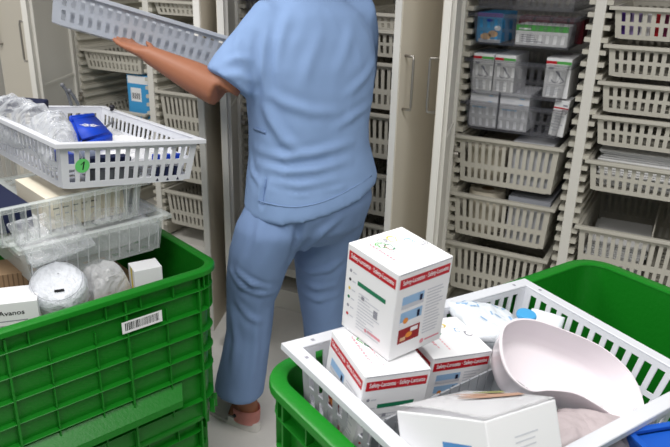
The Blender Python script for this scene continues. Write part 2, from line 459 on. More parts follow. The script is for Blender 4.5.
f = Face((0, 0, 0), (1, 0, 0), (0, 0, 1)); s = MB(); f.rect(s, 0, .05, .098, .103, M_red); obj('colour_stripe', s, t)
p = MB(); f.rect(p, .03, .045, .108, .114, M_ink); obj('printed_mark', p, t); p = MB()
for k in range(7): f.rect(p, .006, .02+.022*random.random(), .02+.01*k, .024+.01*k, M_paleink)
obj('fine_print', p, t)
t = carton('blue glove pack with a hand picture at the top left of the right cabinet', front_at(-.728, -.64, YF, 1.292), .09, .2, .1, M_cyan)
f = Face((0, 0, 0), (1, 0, 0), (0, 0, 1)); p = MB(); f.rect(p, 0, .09, .086, .1, M_purple); f.disc(p, .045, .075, .012, M_blue, ry=.005)
f.rect(p, .01, .088, 0, .012, M_paleink); f.disc(p, .06, .03, .018, mat('skin_print', (214, 178, 140)), n=10, ry=.012); f.disc(p, .035, .02, .02, mat('skin_print', (214, 178, 140)), n=9, ry=.012)
f.disc(p, .075, .05, .012, M_carton, ry=.009)
obj('picture_print', p, t)
t = carton('long white carton with a green top band in the smoky clear basket', front_at(-.588, -.412, YF, 1.292), .176, .14, .068, M_carton)
f = Face((0, 0, 0), (1, 0, 0), (0, 0, 1)); p = MB(); f.rect(p, 0, .176, .048, .068, M_lgreen); f.rect(p, .01, .05, .052, .057, M_carton, 2)
for k in range(4): f.rect(p, .02, .06+.04*random.random(), .012+.007*k, .015+.007*k, M_ink)
obj('fine_print', p, t)
for k in range(4):
    x0 = -.62+.06*k
    carton('dark red packet standing in a row behind the green-topped carton', front_at(x0, x0+.05, YF+.16, 1.292), .05, .1, .085, mat('dark_red_card', (128, 30, 44)), 'packet', 'packet', 'dark red packets behind the green-topped carton')
# packs behind the slots of the top right basket
for k, (m, nm) in enumerate(((M_purple, 'purple'), (mat('lilac_card', (160, 140, 190)), 'lilac'), (M_carton, 'white'), (M_red, 'red'), (mat('plum_card', (120, 30, 70)), 'plum'), (M_dark, 'black'))):
    x0 = -.26+.032*k
    carton('%s packet behind the slots of the top right beige basket' % nm, front_at(x0, 0, YF+.01, 1.342), .03, .2, .082, m, 'packet', 'packet')
def paper_stack(label, xc, yc, z, w, d, n, m, name='paper_stack'):
    mb = MB()
    for k in range(n): mb.box((random.uniform(-.008, .008), random.uniform(-.008, .008), .004+.008*k), (w-.01*random.random(), d-.01*random.random(), .007), m, Matrix.Rotation(random.uniform(-.06, .06), 4, 'Z'), bev=.002, seg=1)
    return tag(obj(name, mb, None, M=Matrix.Translation((xc, yc, z))), label, 'papers')
paper_stack('flat white papers lying in the beige basket at right', -.13, CY0+.22, .828, .25, .3, 16, M_paper)
paper_stack('white packs lying in the divided deep basket behind the green crate', -.15, CY0+.2, .505, .2, .3, 14, M_paper)
mb = MB(); mb.boxr(-.002, .002, 0, .5, 0, .19, M_beige_tray)
tag(obj('basket_divider', mb, None, M=Matrix.Translation((-.04, CY0+.03, .505))), 'beige upright divider in the deep basket behind the green crate', 'divider')
# rolls and cartons in the deep baskets
mb = MB(); mb.tube([(0, 0, .0), (0, 0, .16)], .07, M_cream, 24); mb.tube([(0, 0, .1601), (0, 0, .1602)], .025, M_kraft, 16)
tag(obj('paper_roll', mb, None, M=Matrix.Translation((-.65, CY0+.12, .57)), autos=40), 'white paper roll standing in the left half of a deep beige basket', 'roll')
t = carton('pale carton with a grey lid in the right half of a deep beige basket', Matrix.Translation((-.545, CY0+.04, .57)), .15, .3, .168, M_carton2)
mb = MB(); mb.boxr(-.002, .152, -.002, .302, .15, .17, mat('grey_lid_card', (160, 163, 172))); obj('carton_lid', mb, t)
carton('pale carton standing in the right half of the deep basket under the smoky baskets', Matrix.Translation((-.555, CY0+.035, .785)), .145, .34, .165, M_carton2)
carton('beige carton standing in the left half of the deep basket under the smoky baskets', Matrix.Translation((-.725, CY0+.06, .785)), .14, .3, .12, M_cream)
# left cabinet contents
t = carton('light blue carton with a white label standing in the left cabinet', Matrix.Translation((-2.415, CY0+.03, .797)), .15, .25, .225, M_cyan)
f = Face((0, 0, 0), (1, 0, 0), (0, 0, 1)); p = MB(); f.rect(p, .005, .145, .185, .222, M_carton); obj('white_band', p, t)
p = MB(); f.rect(p, .02, .085, .10, .165, M_carton)
for k in range(9): f.rect(p, .027+.006*k, .029+.006*k+.002*(k % 2), .112, .14, M_black, 2)
obj('barcode_label', p, t)
# ------------------------------------------------------------------ green crates
def rrect(a, b, r, z, n=7):
    pts = []
    for (sx, sy, a0) in ((1, 1, 0), (-1, 1, 90), (-1, -1, 180), (1, -1, 270)):
        for k in range(n+1):
            t = R_(a0 + 90*k/n)
            pts.append((sx*(a-r)+r*math.cos(t), sy*(b-r)+r*math.sin(t), z))
    return pts
def crate(label, M, L=.84, W=.6, H=.46, ledge=True, barcode=None):
    t = thing('stacking_crate', label, 'crate', M, 'large green plastic crates')
    rimw = .022
    a, b, rr = L/2-rimw, W/2-rimw, .05
    mb = MB(); rings = []
    def ring(o, z): 
        dr = (z-H)*.02
        rings.append(rrect(a+o+dr, b+o+dr, max(.012, rr+o), z))
    ring(-.005, .012); ring(-.005, H-.001)                     # inside wall
    ring(.001, H-.001); 
    ribs = [v for v in (.055, .118, .182, .245, .305, .40) if v < H-.05]
    for z in ribs:
        zz = H-z
        ring(0, zz+.003); ring(.0145, zz+.0012); ring(.0155, zz); ring(.0145, zz-.0015); ring(0, zz-.003)
    ring(0, .0)
    rv = mb.loft(rings, M_green, cap=False)
    mb.face(rv[0], M_green); mb.face(rv[-1][::-1], M_green)
    # upright ribs between the flanges
    def upright(x, y, dx, dy, z0, z1):
        mb.boxr(x-dx/2, x+dx/2, y-dy/2, y+dy/2, z0, z1, M_green)
    for s in (-1, 1):
        for k in range(9):
            x = -.36+.09*k
            upright(x, s*(b+.0055), .003, .014, H-.055, H-.015)
        for x in (-.345, -.14, .14, .345): upright(x, s*(b+.0035), .005, .018, .0, H-.02)
        for x in (-.27, -.05, .06, .25): upright(x, s*(b+.003), .003, .010, .045, H-.08)
        for k in range(7):
            y = -.24+.08*k
            upright(s*(a+.0055), y, .014, .003, H-.055, H-.015)
        for y in (-.225, -.08, .08, .225): upright(s*(a+.0035), y, .018, .005, 0, H-.02)
    for sx in (-1, 1):
        for sy in (-1, 1):                                     # ribs on the rounded corners
            for ang in (30, 60):
                c = (sx*(a-rr), sy*(b-rr)); t_ = R_(ang)
                px, py = c[0]+sx*math.cos(t_)*(rr+.008), c[1]+sy*math.sin(t_)*(rr+.008)
                Mx = Matrix.Translation((px, py, 0)) @ Matrix.Rotation(math.atan2(sy*math.sin(t_), sx*math.cos(t_)), 4, 'Z')
                mb.boxr(-.012, .004, -.0015, .0015, H-.118, H-.015, M_green, M=Mx)
                mb.boxr(-.012, .004, -.0015, .0015, .0, .045, M_green, M=Mx)
    obj('crate_body', mb, t, autos=35)
    rb = MB(); rg = []
    for o, z in ((-.006, H-.002), (-.005, H+.001), (-.002, H+.002), (rimw-.004, H+.002), (rimw-.001, H), (rimw, H-.003), (rimw, H-.012), (rimw-.003, H-.012), (rimw-.004, H-.003), (.0, H-.004)):
        rg.append(rrect(a+o, b+o, rr+o, z))
    rv = [[rb.bm.verts.new(p) for p in r] for r in rg]
    n = len(rv[0])
    for q in range(len(rv)):
        p1, p2 = rv[q], rv[(q+1) % len(rv)]
        for i in range(n): rb.face([p1[i], p1[(i+1) % n], p2[(i+1) % n], p2[i]], M_green)
    obj('crate_rim', rb, t, autos=35)
    if ledge and H > .4:
        for s in (-1, 1):
            lb = MB(); y = s*(b-.004)
            for (x0, x1) in ((-.30, .285),):
                P = [(0, H-.312), (.038, H-.350), (.038, H-.370), (.03, H-.374), (0, H-.374)]
                r1 = [(x0, y+s*p, z) for p, z in P]; r2 = [(x1-.02*(p/.036), y+s*p, z) for p, z in P]
                lb.loft([r1, r2], M_green)
            obj('hand_ledge', lb, t)
    if barcode:
        x0, x1, y, z0, z1 = barcode
        pb = MB(); f = Face((x0, y, z0), (1, 0, 0), (0, 0, 1))
        w, h = x1-x0, z1-z0
        f.rect(pb, 0, w, 0, h, M_carton, 2)
        random.seed(5); u = .008
        while u < w-.01:
            d = random.choice((.001, .0016, .0026)); f.rect(pb, u, u+d, h*.2, h*.86, M_black, 3); u += d+random.choice((.0012, .002))
        obj('barcode_label', pb, t)
    return t

LZ, LYAW = .785, 69.5
lyd = Vector((math.cos(R_(LYAW)), math.sin(R_(LYAW)), 0)); lyn = Vector((-lyd.y, lyd.x, 0))
cornerL = at_z(225, 265.5, LZ)
ctrL = cornerL - lyd*.42 + lyn*.30
ML = TR(ctrL.x, ctrL.y, LZ-.46, LYAW)
crate('green crate at left under the clear baskets and the white tray marked 1', ML, barcode=(.124, .232, -.278-.0145, .46-.104, .46-.072))
crate('lower green crate of the left stack, mostly hidden', TR(ctrL.x, ctrL.y, 0, LYAW), L=.785, W=.55, H=LZ-.46)
RZ = .955
MR = TR(-.069, .987, RZ-.46, 62.87)
cr_ = Vector((-.069, .987, 0)); rd = Vector((math.cos(R_(62.87)), math.sin(R_(62.87)), 0)); rn = Vector((-rd.y, rd.x, 0))
crate('green crate at right holding the tilted white tray with red-banded cartons', MR)
crate('lower green crate under the right one, near the pink and white clog', TR(-.069, .987, .17, 62.87), L=.81, W=.57, H=RZ-.46-.17)
t = thing('transport_dolly', 'grey wheeled dolly under the right stack of green crates', 'dolly', TR(-.069, .987, 0, 62.87))
mb = MB(); mb.boxr(-.37, .37, -.26, .26, .125, .169, M_rubber, bev=.004); obj('platform', mb, t)
for sx in (-1, 1):
    for sy in (-1, 1):
        w = MB(); w.cyl((sx*.3, sy*.2-.015, .05), (sx*.3, sy*.2+.015, .05), .05, M_dark, 20); w.boxr(sx*.3-.01, sx*.3+.01, sy*.2-.02, sy*.2+.02, .05, .126, M_metal); obj('wheel', w, t)

# ------------------------------------------------------------------ contents of the left crate
def inL(px, py, z):                       # point of the left crate's floor frame
    return ML.inverted() @ at_z(px, py, z)
def crumple(name, mb_fn, label, cat, m, M, amp=.01, freq=14, seed=0, sub=2):
    pass
def pillow(name, label, cat, M, w, d, h, m, amp=.012, freq=16, seed=1, n=34, parent=None):
    """a crumpled pillow-like pack: closed, thin at its rim, creased"""
    mb = MB(); random.seed(seed); off = Vector((seed*3.7, seed*1.9, seed*.77))
    top = {}; bot = {}
    for i in range(n+1):
        for j in range(n+1):
            u, v = -1+2*i/n, -1+2*j/n
            q = max(0, (1-abs(u)**3.2)*(1-abs(v)**3.2))**.55
            x, y = u*w/2, v*d/2
            p = Vector((x, y, 0))*freq + off
            c = 1-abs(noise.noise(p))*2; c2 = noise.noise(p*2.7)
            dz = amp*(c*.7+c2*.5)*(.35+.65*q)
            ex = .04*noise.noise(p*.6)*w
            top[i, j] = mb.bm.verts.new((x+ex, y+.04*noise.noise(p*.6+Vector((5, 5, 5)))*d, h*q*.62+dz))
            bot[i, j] = top[i, j] if i in (0, n) or j in (0, n) else mb.bm.verts.new((x, y, -h*.38*q*(1-.0)+.25*dz*(1-q)))
    for i in range(n):
        for j in range(n):
            mb.face([top[i, j], top[i+1, j], top[i+1, j+1], top[i, j+1]], m)
            mb.face([bot[i, j], bot[i, j+1], bot[i+1, j+1], bot[i+1, j]], m)
    o = obj(name, mb, parent, None, smooth=True, M=M)
    if label: tag(o, label, cat)
    return o
# hidden cartons the upper layer rests on
FL = LZ-.46+.012
for i, (x, y) in enumerate(((-.19, -.12), (-.19, .12), (.0, -.12), (.0, .12), (.2, -.12), (.2, .12), (-.345, 0))):
    t = carton('brown carton lying deep in the left green crate, covered by the packs above', ML @ Matrix.Translation((x-(.09 if i < 6 else .04), y-.115, .012)), .18 if i < 6 else .07, .225 , .36, M_kraft, group='brown cartons deep in the left crate')
def put(px, py, z, yaw, **k): p = at_z(px, py, z); return TR(p.x, p.y, z, yaw)
ZL = LZ-.46+.012+.362
# white carton with lettering
zt = ZL+.105
c0 = at_z(37, 300, zt); 
MW = TR(c0.x, c0.y, ZL, 200)
t = carton('white carton with small dark lettering at the lower left, in front of corrugated card', TR(c0.x, c0.y, ZL, 226) @ Matrix.Translation((0, -.09, 0)), .13, .09, .105, M_carton)
AV = t
# brown corrugated carton behind it
p = at_z(31, 271, ZL+.11)
t = carton('brown corrugated carton at the left edge behind the white lettered carton', TR(p.x-.16*math.cos(R_(52))*1.0, p.y-.16*math.sin(R_(52)), ZL, 52), .16, .1, .11, M_kraft)
f = Face((0, 0, 0), (1, 0, 0), (0, 0, 1)); mb = MB()
for k in range(14): f.rect(mb, .006+.011*k, .009+.011*k, .0, .11, mat('dark_kraft', (120, 98, 74)))
obj('flute_lines', mb, t)
# roll in a milky bag
p = at_z(60, 290, ZL+.07)
t = thing('bagged_roll', 'white round roll in a shiny plastic bag inside the left green crate', 'roll', TR(p.x, p.y, ZL+.03, LYAW-90-22, 32, 0))
mb = MB(); rg = []
for k, (r, z) in enumerate(((.045, 0), (.062, .004), (.066, .03), (.066, .085), (.06, .1), (.046, .107), (.02, .109))):
    rg.append([(r*(1+.06*noise.noise(Vector((math.cos(a)*2, math.sin(a)*2, z*30))))*math.cos(a), r*(1+.06*noise.noise(Vector((math.cos(a)*2, math.sin(a)*2, z*30+9))))*math.sin(a), z+.005*noise.noise(Vector((3*math.cos(a), 3*math.sin(a), r*40)))) for a in [2*PI*i/30 for i in range(30)]])
mb.loft(rg, mat('bagged_white', (228, 231, 238), .35, .5, bump=.6, bscale=26, dist=.03)); obj('roll_body', mb, t, smooth=True)
mb = MB()
for r0_, r1_ in ((.0585, .0575),):
    for k in range(24):
        a, a2 = 2*PI*k/24, 2*PI*(k+1)/24
        mb.face([(r0_*math.cos(a), r0_*math.sin(a), .1105), (r0_*math.cos(a2), r0_*math.sin(a2), .1105), (r1_*math.cos(a2), r1_*math.sin(a2), .1112), (r1_*math.cos(a), r1_*math.sin(a), .1112)], M_ink)
obj('roll_edge', mb, t)
mb = MB(); mb.box((.030, .004, .1115), (.005, .022, .003), M_black); obj('dark_print', mb, t)
p = at_z(100, 283, ZL+.05)
pillow('bag_of_gauze', 'crumpled clear bag of white gauze between the round roll and the yellow-striped carton', 'bag', TR(p.x, p.y, ZL+.03, LYAW+10, 0, 12), .12, .12, .12, M_milky, .014, 22, 3)
# white carton with a yellow stripe
zt = ZL+.10
c0 = at_z(132, 263, zt); c1 = at_z(162, 266, zt)
ang = math.degrees(math.atan2(c1.y-c0.y, c1.x-c0.x))
c0 = at_z(134, 271.5, zt); c1 = at_z(162, 266, zt); ang = math.degrees(math.atan2(c1.y-c0.y, c1.x-c0.x))
t = carton('white carton with a yellow side stripe at the right end of the left crate', TR(c0.x, c0.y, ZL, ang), (c1-c0).length, .06, .1, M_carton)
f = Face((0, .06, 0), (0, -1, 0), (0, 0, 1)); mb = MB(); f.rect(mb, .024, .04, 0, .1, M_yellow); obj('yellow_stripe', mb, t)
f = Face((0, 0, 0), (1, 0, 0), (0, 0, 1)); mb = MB(); f.rect(mb, .02, .022, .02, .05, M_ink); f.rect(mb, .024, .0255, .02, .045, M_paleink); obj('fine_print', mb, t)

# ------------------------------------------------------------------ white tray with the green sticker, and the clear baskets below
MT = Matrix.Translation((-1.474, 1.328, 1.12)) @ (Matrix.Rotation(R_(70.7), 4, 'Z') @ Matrix.Rotation(R_(7.087), 4, 'Y') @ Matrix.Rotation(R_(-.7), 4, 'X'))
MTb = MT @ Matrix.Translation((0, 0, -.112))
TL = basket('white slotted tray with a round green sticker marked 1, on top of the left stack', MTb, .4, .6, .112, M_white_tray, ISO100, name='slotted_tray', cat='tray', rim_w=.02)
sp = MB(); SW = Vector((0, -.3+.016+.012*.42-.003, .056))
fS = Face((-.2, -.2965+.012*.0, 0), (1, 0, 0), (0, 0, 1))
yS = lambda z: -(.3-.016) + .012*(1-z/.108) - .0008
sx0, sz0, sr = -.128, .054, .0175
ring_ = [Vector((sx0+sr*math.cos(a), yS(sz0+sr*math.sin(a))-.0006, sz0+sr*math.sin(a))) for a in [2*PI*k/24 for k in range(24)]]
sp.loft([ring_, [p+Vector((0, -.0006, 0)) for p in ring_]], M_sticker)
st = obj('round_sticker', sp, TL)
nb = MB(); Vu = Vector((0, .012/.108*-1, 1)).normalized()
def q1(a, b): return Vector((sx0+a, yS(sz0)-.0016, sz0)) + Vector((0, 0.0, 0)) + Vector((.12*b, -.111*b, .99*b))
nb.face([q1(.0008, -.0105), q1(.0040, -.0105), q1(.0040, .0105), q1(.0008, .0105)], M_black)
nb.face([q1(-.0055, .0030), q1(-.0042, .0012), q1(.0012, .0075), q1(.0012, .0105)], M_black)
obj('numeral_one', nb, st)
# clear baskets
def clear_basket(label, px, py, zb, yaw, h, rows_):
    c = at_z(px, py, zb); e = Vector((math.cos(R_(yaw)), math.sin(R_(yaw)), 0)); n_ = Vector((-e.y, e.x, 0))
    ctr = c - e*.20 + n_*.30
    return basket(label, TR(ctr.x, ctr.y, zb, yaw), .4, .6, h, M_clear, ((.12, .9),), 'clear plastic baskets under the white tray', sf=None) if False else (basket(label, TR(ctr.x, ctr.y, zb, yaw), .4, .6, h, M_clear, rows_, 'clear plastic baskets under the white tray', name='clear_basket', rim_w=.016), TR(ctr.x, ctr.y, zb, yaw))
_, MC1 = clear_basket('clear plastic basket with a bag inside, lower of the two under the white tray', 174, 248, .805, 70.5, .1, ((.2, .205),))
_, MC2 = clear_basket('clear plastic basket directly under the white tray with the green sticker', 153, 216, .911, 71, .1, ((.1, .94),))
for root in [o for o in COL.objects if o.name.startswith('clear_basket')]:
    mb = MB()
    for k in range(13):
        x = -.168+.028*k; mb.hexa([(x-.0012, -.272, .004), (x+.0012, -.272, .004), (x+.0012, -.268, .004), (x-.0012, -.268, .004)], [(x-.0012, -.288, .094), (x+.0012, -.288, .094), (x+.0012, -.284, .094), (x-.0012, -.284, .094)], M_milky)
    for k in range(18):
        y = -.25+.0294*k; mb.hexa([(.168, y-.0012, .004), (.172, y-.0012, .004), (.172, y+.0012, .004), (.168, y+.0012, .004)], [(.184, y-.0012, .094), (.188, y-.0012, .094), (.188, y+.0012, .094), (.184, y+.0012, .094)], M_milky)
    obj('wall_ribs', mb, root)
pillow('clear_bag', 'crumpled clear bag lying in the lower clear basket', 'bag', MC1 @ Matrix.Translation((.0, -.11, .05)), .35, .34, .12, M_milky, .018, 13, 5, 44)
pillow('clear_bag', 'crumpled clear bag spilling over the edge of the lower clear basket at left', 'bag', MC1 @ TR(-.11, -.27, .105, 10, 0, 38), .17, .13, .03, M_bag, .012, 20, 6, 34)
pillow('clear_bag', 'crumpled clear bag lying on the right end of the lower clear basket', 'bag', MC1 @ TR(.07, -.17, .105, 15, 6, 0), .2, .2, .04, M_bag, .014, 18, 12, 36)
t = carton('dark blue pack showing through the upper clear basket at left', MC2 @ Matrix.Translation((-.17, -.2, .006)), .1, .3, .06, M_navy, 'pack', 'pack')
t = carton('cream pack with dark print showing through the upper clear basket', MC2 @ Matrix.Translation((-.05, -.245, .006)), .2, .2, .082, M_cream, 'pack', 'pack')
f = Face((0, 0, 0), (1, 0, 0), (0, 0, 1)); mb = MB()
for k in range(5): f.rect(mb, .015+.024*k, .03+.024*k, .05, .053, M_black); f.rect(mb, .02+.022*k, .03+.022*k, .034, .037, M_ink)
obj('fine_print', mb, t)
# contents of the white tray (frame MTb: floor z = 0)
def inT(px, py, z): return at_f(MTb, px, py, z)
def onT(x, y, z, rz=0, ry=0, rx=0): return MTb @ TR(x, y, z, rz, ry, rx)
p = inT(38, 120, .105); print('bags', p)
pillow('clear_bag', 'large crumpled clear bag bulging over the left part of the white tray', 'bag', onT(-.14, .08, .075, 5, 0, 0), .115, .36, .12, M_bag, .022, 15, 8, 50)
pillow('clear_bag', 'crumpled clear bag at the near left corner of the white tray', 'bag', onT(-.143, -.15, .075, -8, 6, 10), .085, .24, .11, M_bag, .02, 18, 9, 40)
pillow('grey_mask_pouch', 'greyish pouch inside the clear bag of the white tray', 'pouch', onT(-.105, -.2, .05, 25, 0, 6), .1, .08, .05, mat('grey_pouch', (120, 128, 148), .6), .004, 12, 4, 20)
p = inT(20, 94, .13); print('navy', p)
mb = MB(); mb.box((0, 0, 0), (.09, .2, .035), M_navy, bev=.006); tag(obj('fabric_case', mb, None, M=onT(-.12, .23, .125, 60, 0, 0)), 'dark navy fabric case behind the clear bags in the white tray', 'case')
# blue pouch with a small white emblem
p = inT(90, 128, .09); print('pouch', p)
q4 = [inT(x, y, .1) for x, y in ((79, 140.5), (113, 131.5), (98, 115.5), (70, 119))]
pm_ = sum(q4, Vector())/4; ang = math.atan2(q4[1].y-q4[0].y, q4[1].x-q4[0].x)
PM = onT(pm_.x, pm_.y, .062) @ Matrix.Rotation(ang, 4, 'Z'); Pi = PM.inverted() @ MTb
t = thing('nylon_pouch', 'bright blue nylon pouch with a small white emblem on the white tray', 'pouch', PM)
Q4 = [Pi @ q for q in q4]
print('pouch', [tuple(round(v, 3) for v in q) for q in Q4])
mb = MB(); mb.hexa([(q.x*1.02, q.y*1.02, 0) for q in Q4], [(q.x, q.y, .038) for q in Q4], M_blue)
bmesh.ops.bevel(mb.bm, geom=list(mb.bm.edges), offset=.009, segments=4, affect='EDGES')
obj('pouch_body', mb, t, smooth=True)
mb = MB(); e0, e1 = Q4[3], Q4[2]; dv = (e1-e0); n_ = Vector((-dv.y, dv.x, 0)).normalized()*.006
mb.hexa([(e0+n_-n_*2), (e0+dv*.85-n_), (e0+dv*.85+n_), (e0+n_)] and [Vector((v.x, v.y, .02)) for v in (e0-n_, e0+dv*.85-n_, e0+dv*.85+n_, e0+n_)], [Vector((v.x, v.y, .047)) for v in (e0-n_, e0+dv*.85-n_, e0+dv*.85+n_, e0+n_)], M_blue)
bmesh.ops.bevel(mb.bm, geom=list(mb.bm.edges), offset=.003, segments=2, affect='EDGES'); obj('pouch_flap', mb, t, smooth=True)
mb = MB()
for k in range(6):
    a = PI*k/3; c, s_ = math.cos(a), math.sin(a)
    q = lambda r, w: (r*c-w*s_, r*s_+w*c+.002, .0396)
    mb.face([q(.005, -.0028), q(.026, -.0028), q(.026, .0028), q(.005, .0028)], M_carton)
    mb.face([q(.015, -.008), q(.019, -.008), q(.019, .008), q(.015, .008)], M_carton)
obj('emblem', mb, t)
# bent grey tubes
p = inT(74, 116, .08); q = inT(63, 87, .17); print('tubes', p, q)
for i, (dx, top, lab) in enumerate(((0, .085, 'taller of the two bent grey tubes standing behind the blue pouch'), (.022, .068, 'shorter of the two bent grey tubes standing behind the blue pouch'))):
    b = Vector((p.x+dx-.005, p.y, .066))
    mb = MB(); mb.tube([b, b+Vector((.002, .004, .03)), b+Vector((-.004, .004, .055)), b+Vector((-.022, -.005, top+.01)), b+Vector((-.036, -.012, top+.025))], .0052, M_rubber, 12)
    mb.ball(b+Vector((-.037, -.012, top+.026)), .0068, M_rubber)
    tag(obj('bent_tube', mb, None, M=MTb, smooth=True), lab, 'tube', None)
mb = MB(); pts = [inT(x, y, .085) for x, y in ((95, 113), (104, 110), (112, 115), (112, 122), (106, 127))]
mb.tube(pts, .0035, M_rubber, 8); tag(obj('grey_cable', mb, None, M=MTb, smooth=True), 'thin grey cable looped behind the blue pouch', 'cable')
mb = MB(); mb.ball((0, 0, 0), (.009, .009, .007), M_dark); mb.cyl((0, 0, -.012), (0, 0, 0), .006, M_dark)
pk = inT(112, 108.5, .117); tag(obj('black_clip', mb, None, M=onT(pk.x, pk.y, .122), smooth=True), 'small black clip on the far rim corner of the white tray', 'clip')
random.seed(11)
for i, (x, y, rz, lab) in enumerate(((.03, -.12, 10, 'white sterile pack in front of the blue pouch'), (.11, -.16, -20, 'white sterile pack near the front right corner of the white tray'), (.13, .02, 35, 'white sterile pack right of the blue pouch'), (.12, .17, -10, 'white sterile pack at the far end of the white tray'))):
    pillow('sterile_pack', lab, 'pack', onT(x, y, .035+.003*i, rz, 3, -3), .15, .16, .03, M_milky if i % 2 else M_paper, .006, 16, 20+i, 24)
for i, (x, lab) in enumerate(((.075, 'blue-capped vial left of two others behind the tray slots'), (.105, 'blue-capped vial between two others behind the tray slots'), (.135, 'blue-capped vial right of two others behind the tray slots'))):
    t = thing('capped_vial', lab, 'vial', onT(x, -.262, .001)); mb = MB(); mb.cyl((0, 0, 0), (0, 0, .036), .011, M_navy); obj('vial_body', mb, t, smooth=False)
    mb = MB(); mb.cyl((0, 0, .045), (0, 0, .068), .0105, M_blue); mb.cyl((0, 0, .036), (0, 0, .045), .007, M_carton); obj('cap', mb, t)
carton('blue pack behind the front left slots of the white tray', onT(-.17, -.265, .045), .03, .06, .035, M_blue, 'pack', 'pack')
carton('dark grey pack behind the middle slots of the white tray', onT(-.09, -.262, .004), .12, .05, .03, mat('slate_card', (96, 100, 104)), 'pack', 'pack')
carton('navy pack lying above the dark grey pack behind the tray slots', onT(-.13, -.255, .045), .14, .04, .02, M_navy, 'pack', 'pack')
# ------------------------------------------------------------------ right tray and its contents
MX = Matrix.Translation((-.186, .949, .965)) @ (Matrix.Rotation(R_(-25.718), 4, 'Z') @ Matrix.Rotation(R_(4.94), 4, 'Y') @ Matrix.Rotation(R_(-4.68), 4, 'X'))
MXb = MX @ Matrix.Translation((0, 0, -.1))
basket('white slotted tray tilted in the right green crate, full of cartons and a kidney dish', MXb, .39, .585, .1, M_white_tray, ((.1, .58), (.68, .92)), name='slotted_tray', cat='tray', rim_w=.024, inset=.022, dots=True)
def inX(px, py, z): return at_f(MXb, px, py, z)
def onX(x, y, z, rz=0, ry=0, rx=0): return MXb @ TR(x, y, z, rz, ry, rx)
def lancet_carton(label, F, w, d, h, seed=0, swap=False):
    """F: frame at the near bottom corner; x along the right face, y along the left face"""
    t = thing('lancet_carton', label, 'carton', F, 'white lancet cartons with red bands')
    mb = MB(); mb.boxr(0, w, 0, d, 0, h, M_carton, bev=.0012); obj('carton_body', mb, t)
    rf = Face((0, 0, 0), (1, 0, 0), (0, 0, 1)); lf = Face((0, d, 0), (0, -1, 0), (0, 0, 1)); tf = Face((0, 0, h), (1, 0, 0), (0, 1, 0))
    bf = Face((w, d, 0), (-1, 0, 0), (0, 0, 1)); sf = Face((w, 0, 0), (0, 1, 0), (0, 0, 1))
    b0, b1 = h-.0245, h-.0095
    for fc, L in ((rf, w), (lf, d), (bf, w), (sf, d)):
        rb = MB(); fc.rect(rb, .004, L-.004, b0, b1, M_red); band = obj('red_band', rb, t)
        lettering('Safety-Lanzette · Safety-Lanzette', M_carton, band, fc.p(.009, b0+.003, 2), fc.u, fc.v, L-.016, .0095, .012)
    random.seed(40+seed)
    W0, D0 = w, d
    if swap: lf, rf, w, d = rf, lf, d, w
    pm = MB()                                   # left face: icons, green bar, small print
    for k in range(6): lf.disc(pm, .011, h-.040-.0145*k, .0026, (M_ink, M_black, M_yellow, M_dgreen, M_ink, M_red)[k]); lf.rect(pm, .016, .024, h-.0415-.0145*k, h-.0395-.0145*k, M_paleink)
    for k in range(16):
        v = h-.068-.0052*k
        if v < .01: break
        lf.rect(pm, .032, .032+d*random.uniform(.2, .52), v, v+.0016, M_paleink)
    lf.rect(pm, d*.62, d*.70, h*.36, h*.45, M_ink); lf.rect(pm, d*.36, d*.42, h*.47, h*.51, M_ink)
    lf.disc(pm, d*.5, h*.15, .003, M_pinkink); lf.rect(pm, d*.54, d*.8, h*.14, h*.17, M_pinkink)
    obj('fine_print', pm, t)
    gb = MB(); lf.rect(gb, d*.26, d*.82, h-.056, h-.049, M_dgreen); gbo = obj('green_bar', gb, t)
    pr = MB()                                   # right face: three pictures and lines of print
    skin = mat('skin_print', (214, 178, 140)); orange = mat('orange_print', (226, 140, 50)); rdp = mat('dark_red_print', (150, 26, 30))
    for (v0, v1, kind) in ((.58, .72, 0), (.38, .54, 1), (.17, .34, 2)):
        u0, u1 = w*.12, w*.52; y0, y1 = h*v0, h*v1; dv = y1-y0; du = u1-u0
        rf.rect(pr, u0, u1, y0, y1, rdp if kind == 2 else M_pblue)
        if kind == 0:
            rf.rect(pr, u0, u1, y0, y0+dv*.35, M_paleink, 2); rf.rect(pr, u0+du*.8, u0+du*.92, y0+dv*.3, y0+dv*.8, M_navy, 3)
        elif kind == 1:
            rf.rect(pr, u0, u1, y0, y0+dv*.3, M_carton, 2); rf.disc(pr, u0+du*.25, y0+dv*.35, dv*.22, orange, 3); rf.rect(pr, u0+du*.76, u0+du*.88, y0+dv*.35, y0+dv*.85, M_navy, 3)
        else:
            rf.disc(pr, u0+du*.5, y0+dv*.45, dv*.28, orange, 2, ry=dv*.2); rf.rect(pr, u0+du*.55, u0+du*.9, y0+dv*.62, y0+dv*.9, M_carton, 2); rf.rect(pr, u0+du*.1, u0+du*.35, y0+dv*.15, y0+dv*.4, skin, 2)
    for k in range(15):
        v = h*.70-.0052*k
        rf.rect(pr, w*.58, w*random.uniform(.8, .93), v, v+.0018, M_paleink)
    rf.disc(pr, w*.6, h*.09, .004, M_pinkink); rf.rect(pr, w*.66, w*.94, h*.08, h*.1, M_pinkink)
    obj('picture_print', pr, t)
    w, d = W0, D0
    tp = MB()                                   # lid: pink lines and small drawings
    for k, (a, b, v) in enumerate(((.1, .55, .30), (.12, .5, .24), (.34, .9, .28), (.4, .8, .22))): pass
    tf2 = Face((0, d, h), (0, -1, 0), (1, 0, 0))
    for (a0, a1, v) in ((.30, .86, .36), (.16, .80, .22), (.2, .7, .2)):
        n_ = 9
        for q in range(n_):
            x = a0+(a1-a0)*q/n_; tf2.rect(tp, d*x, d*(x+(a1-a0)/n_*.7), w*v, w*(v+.018), M_pinkink)
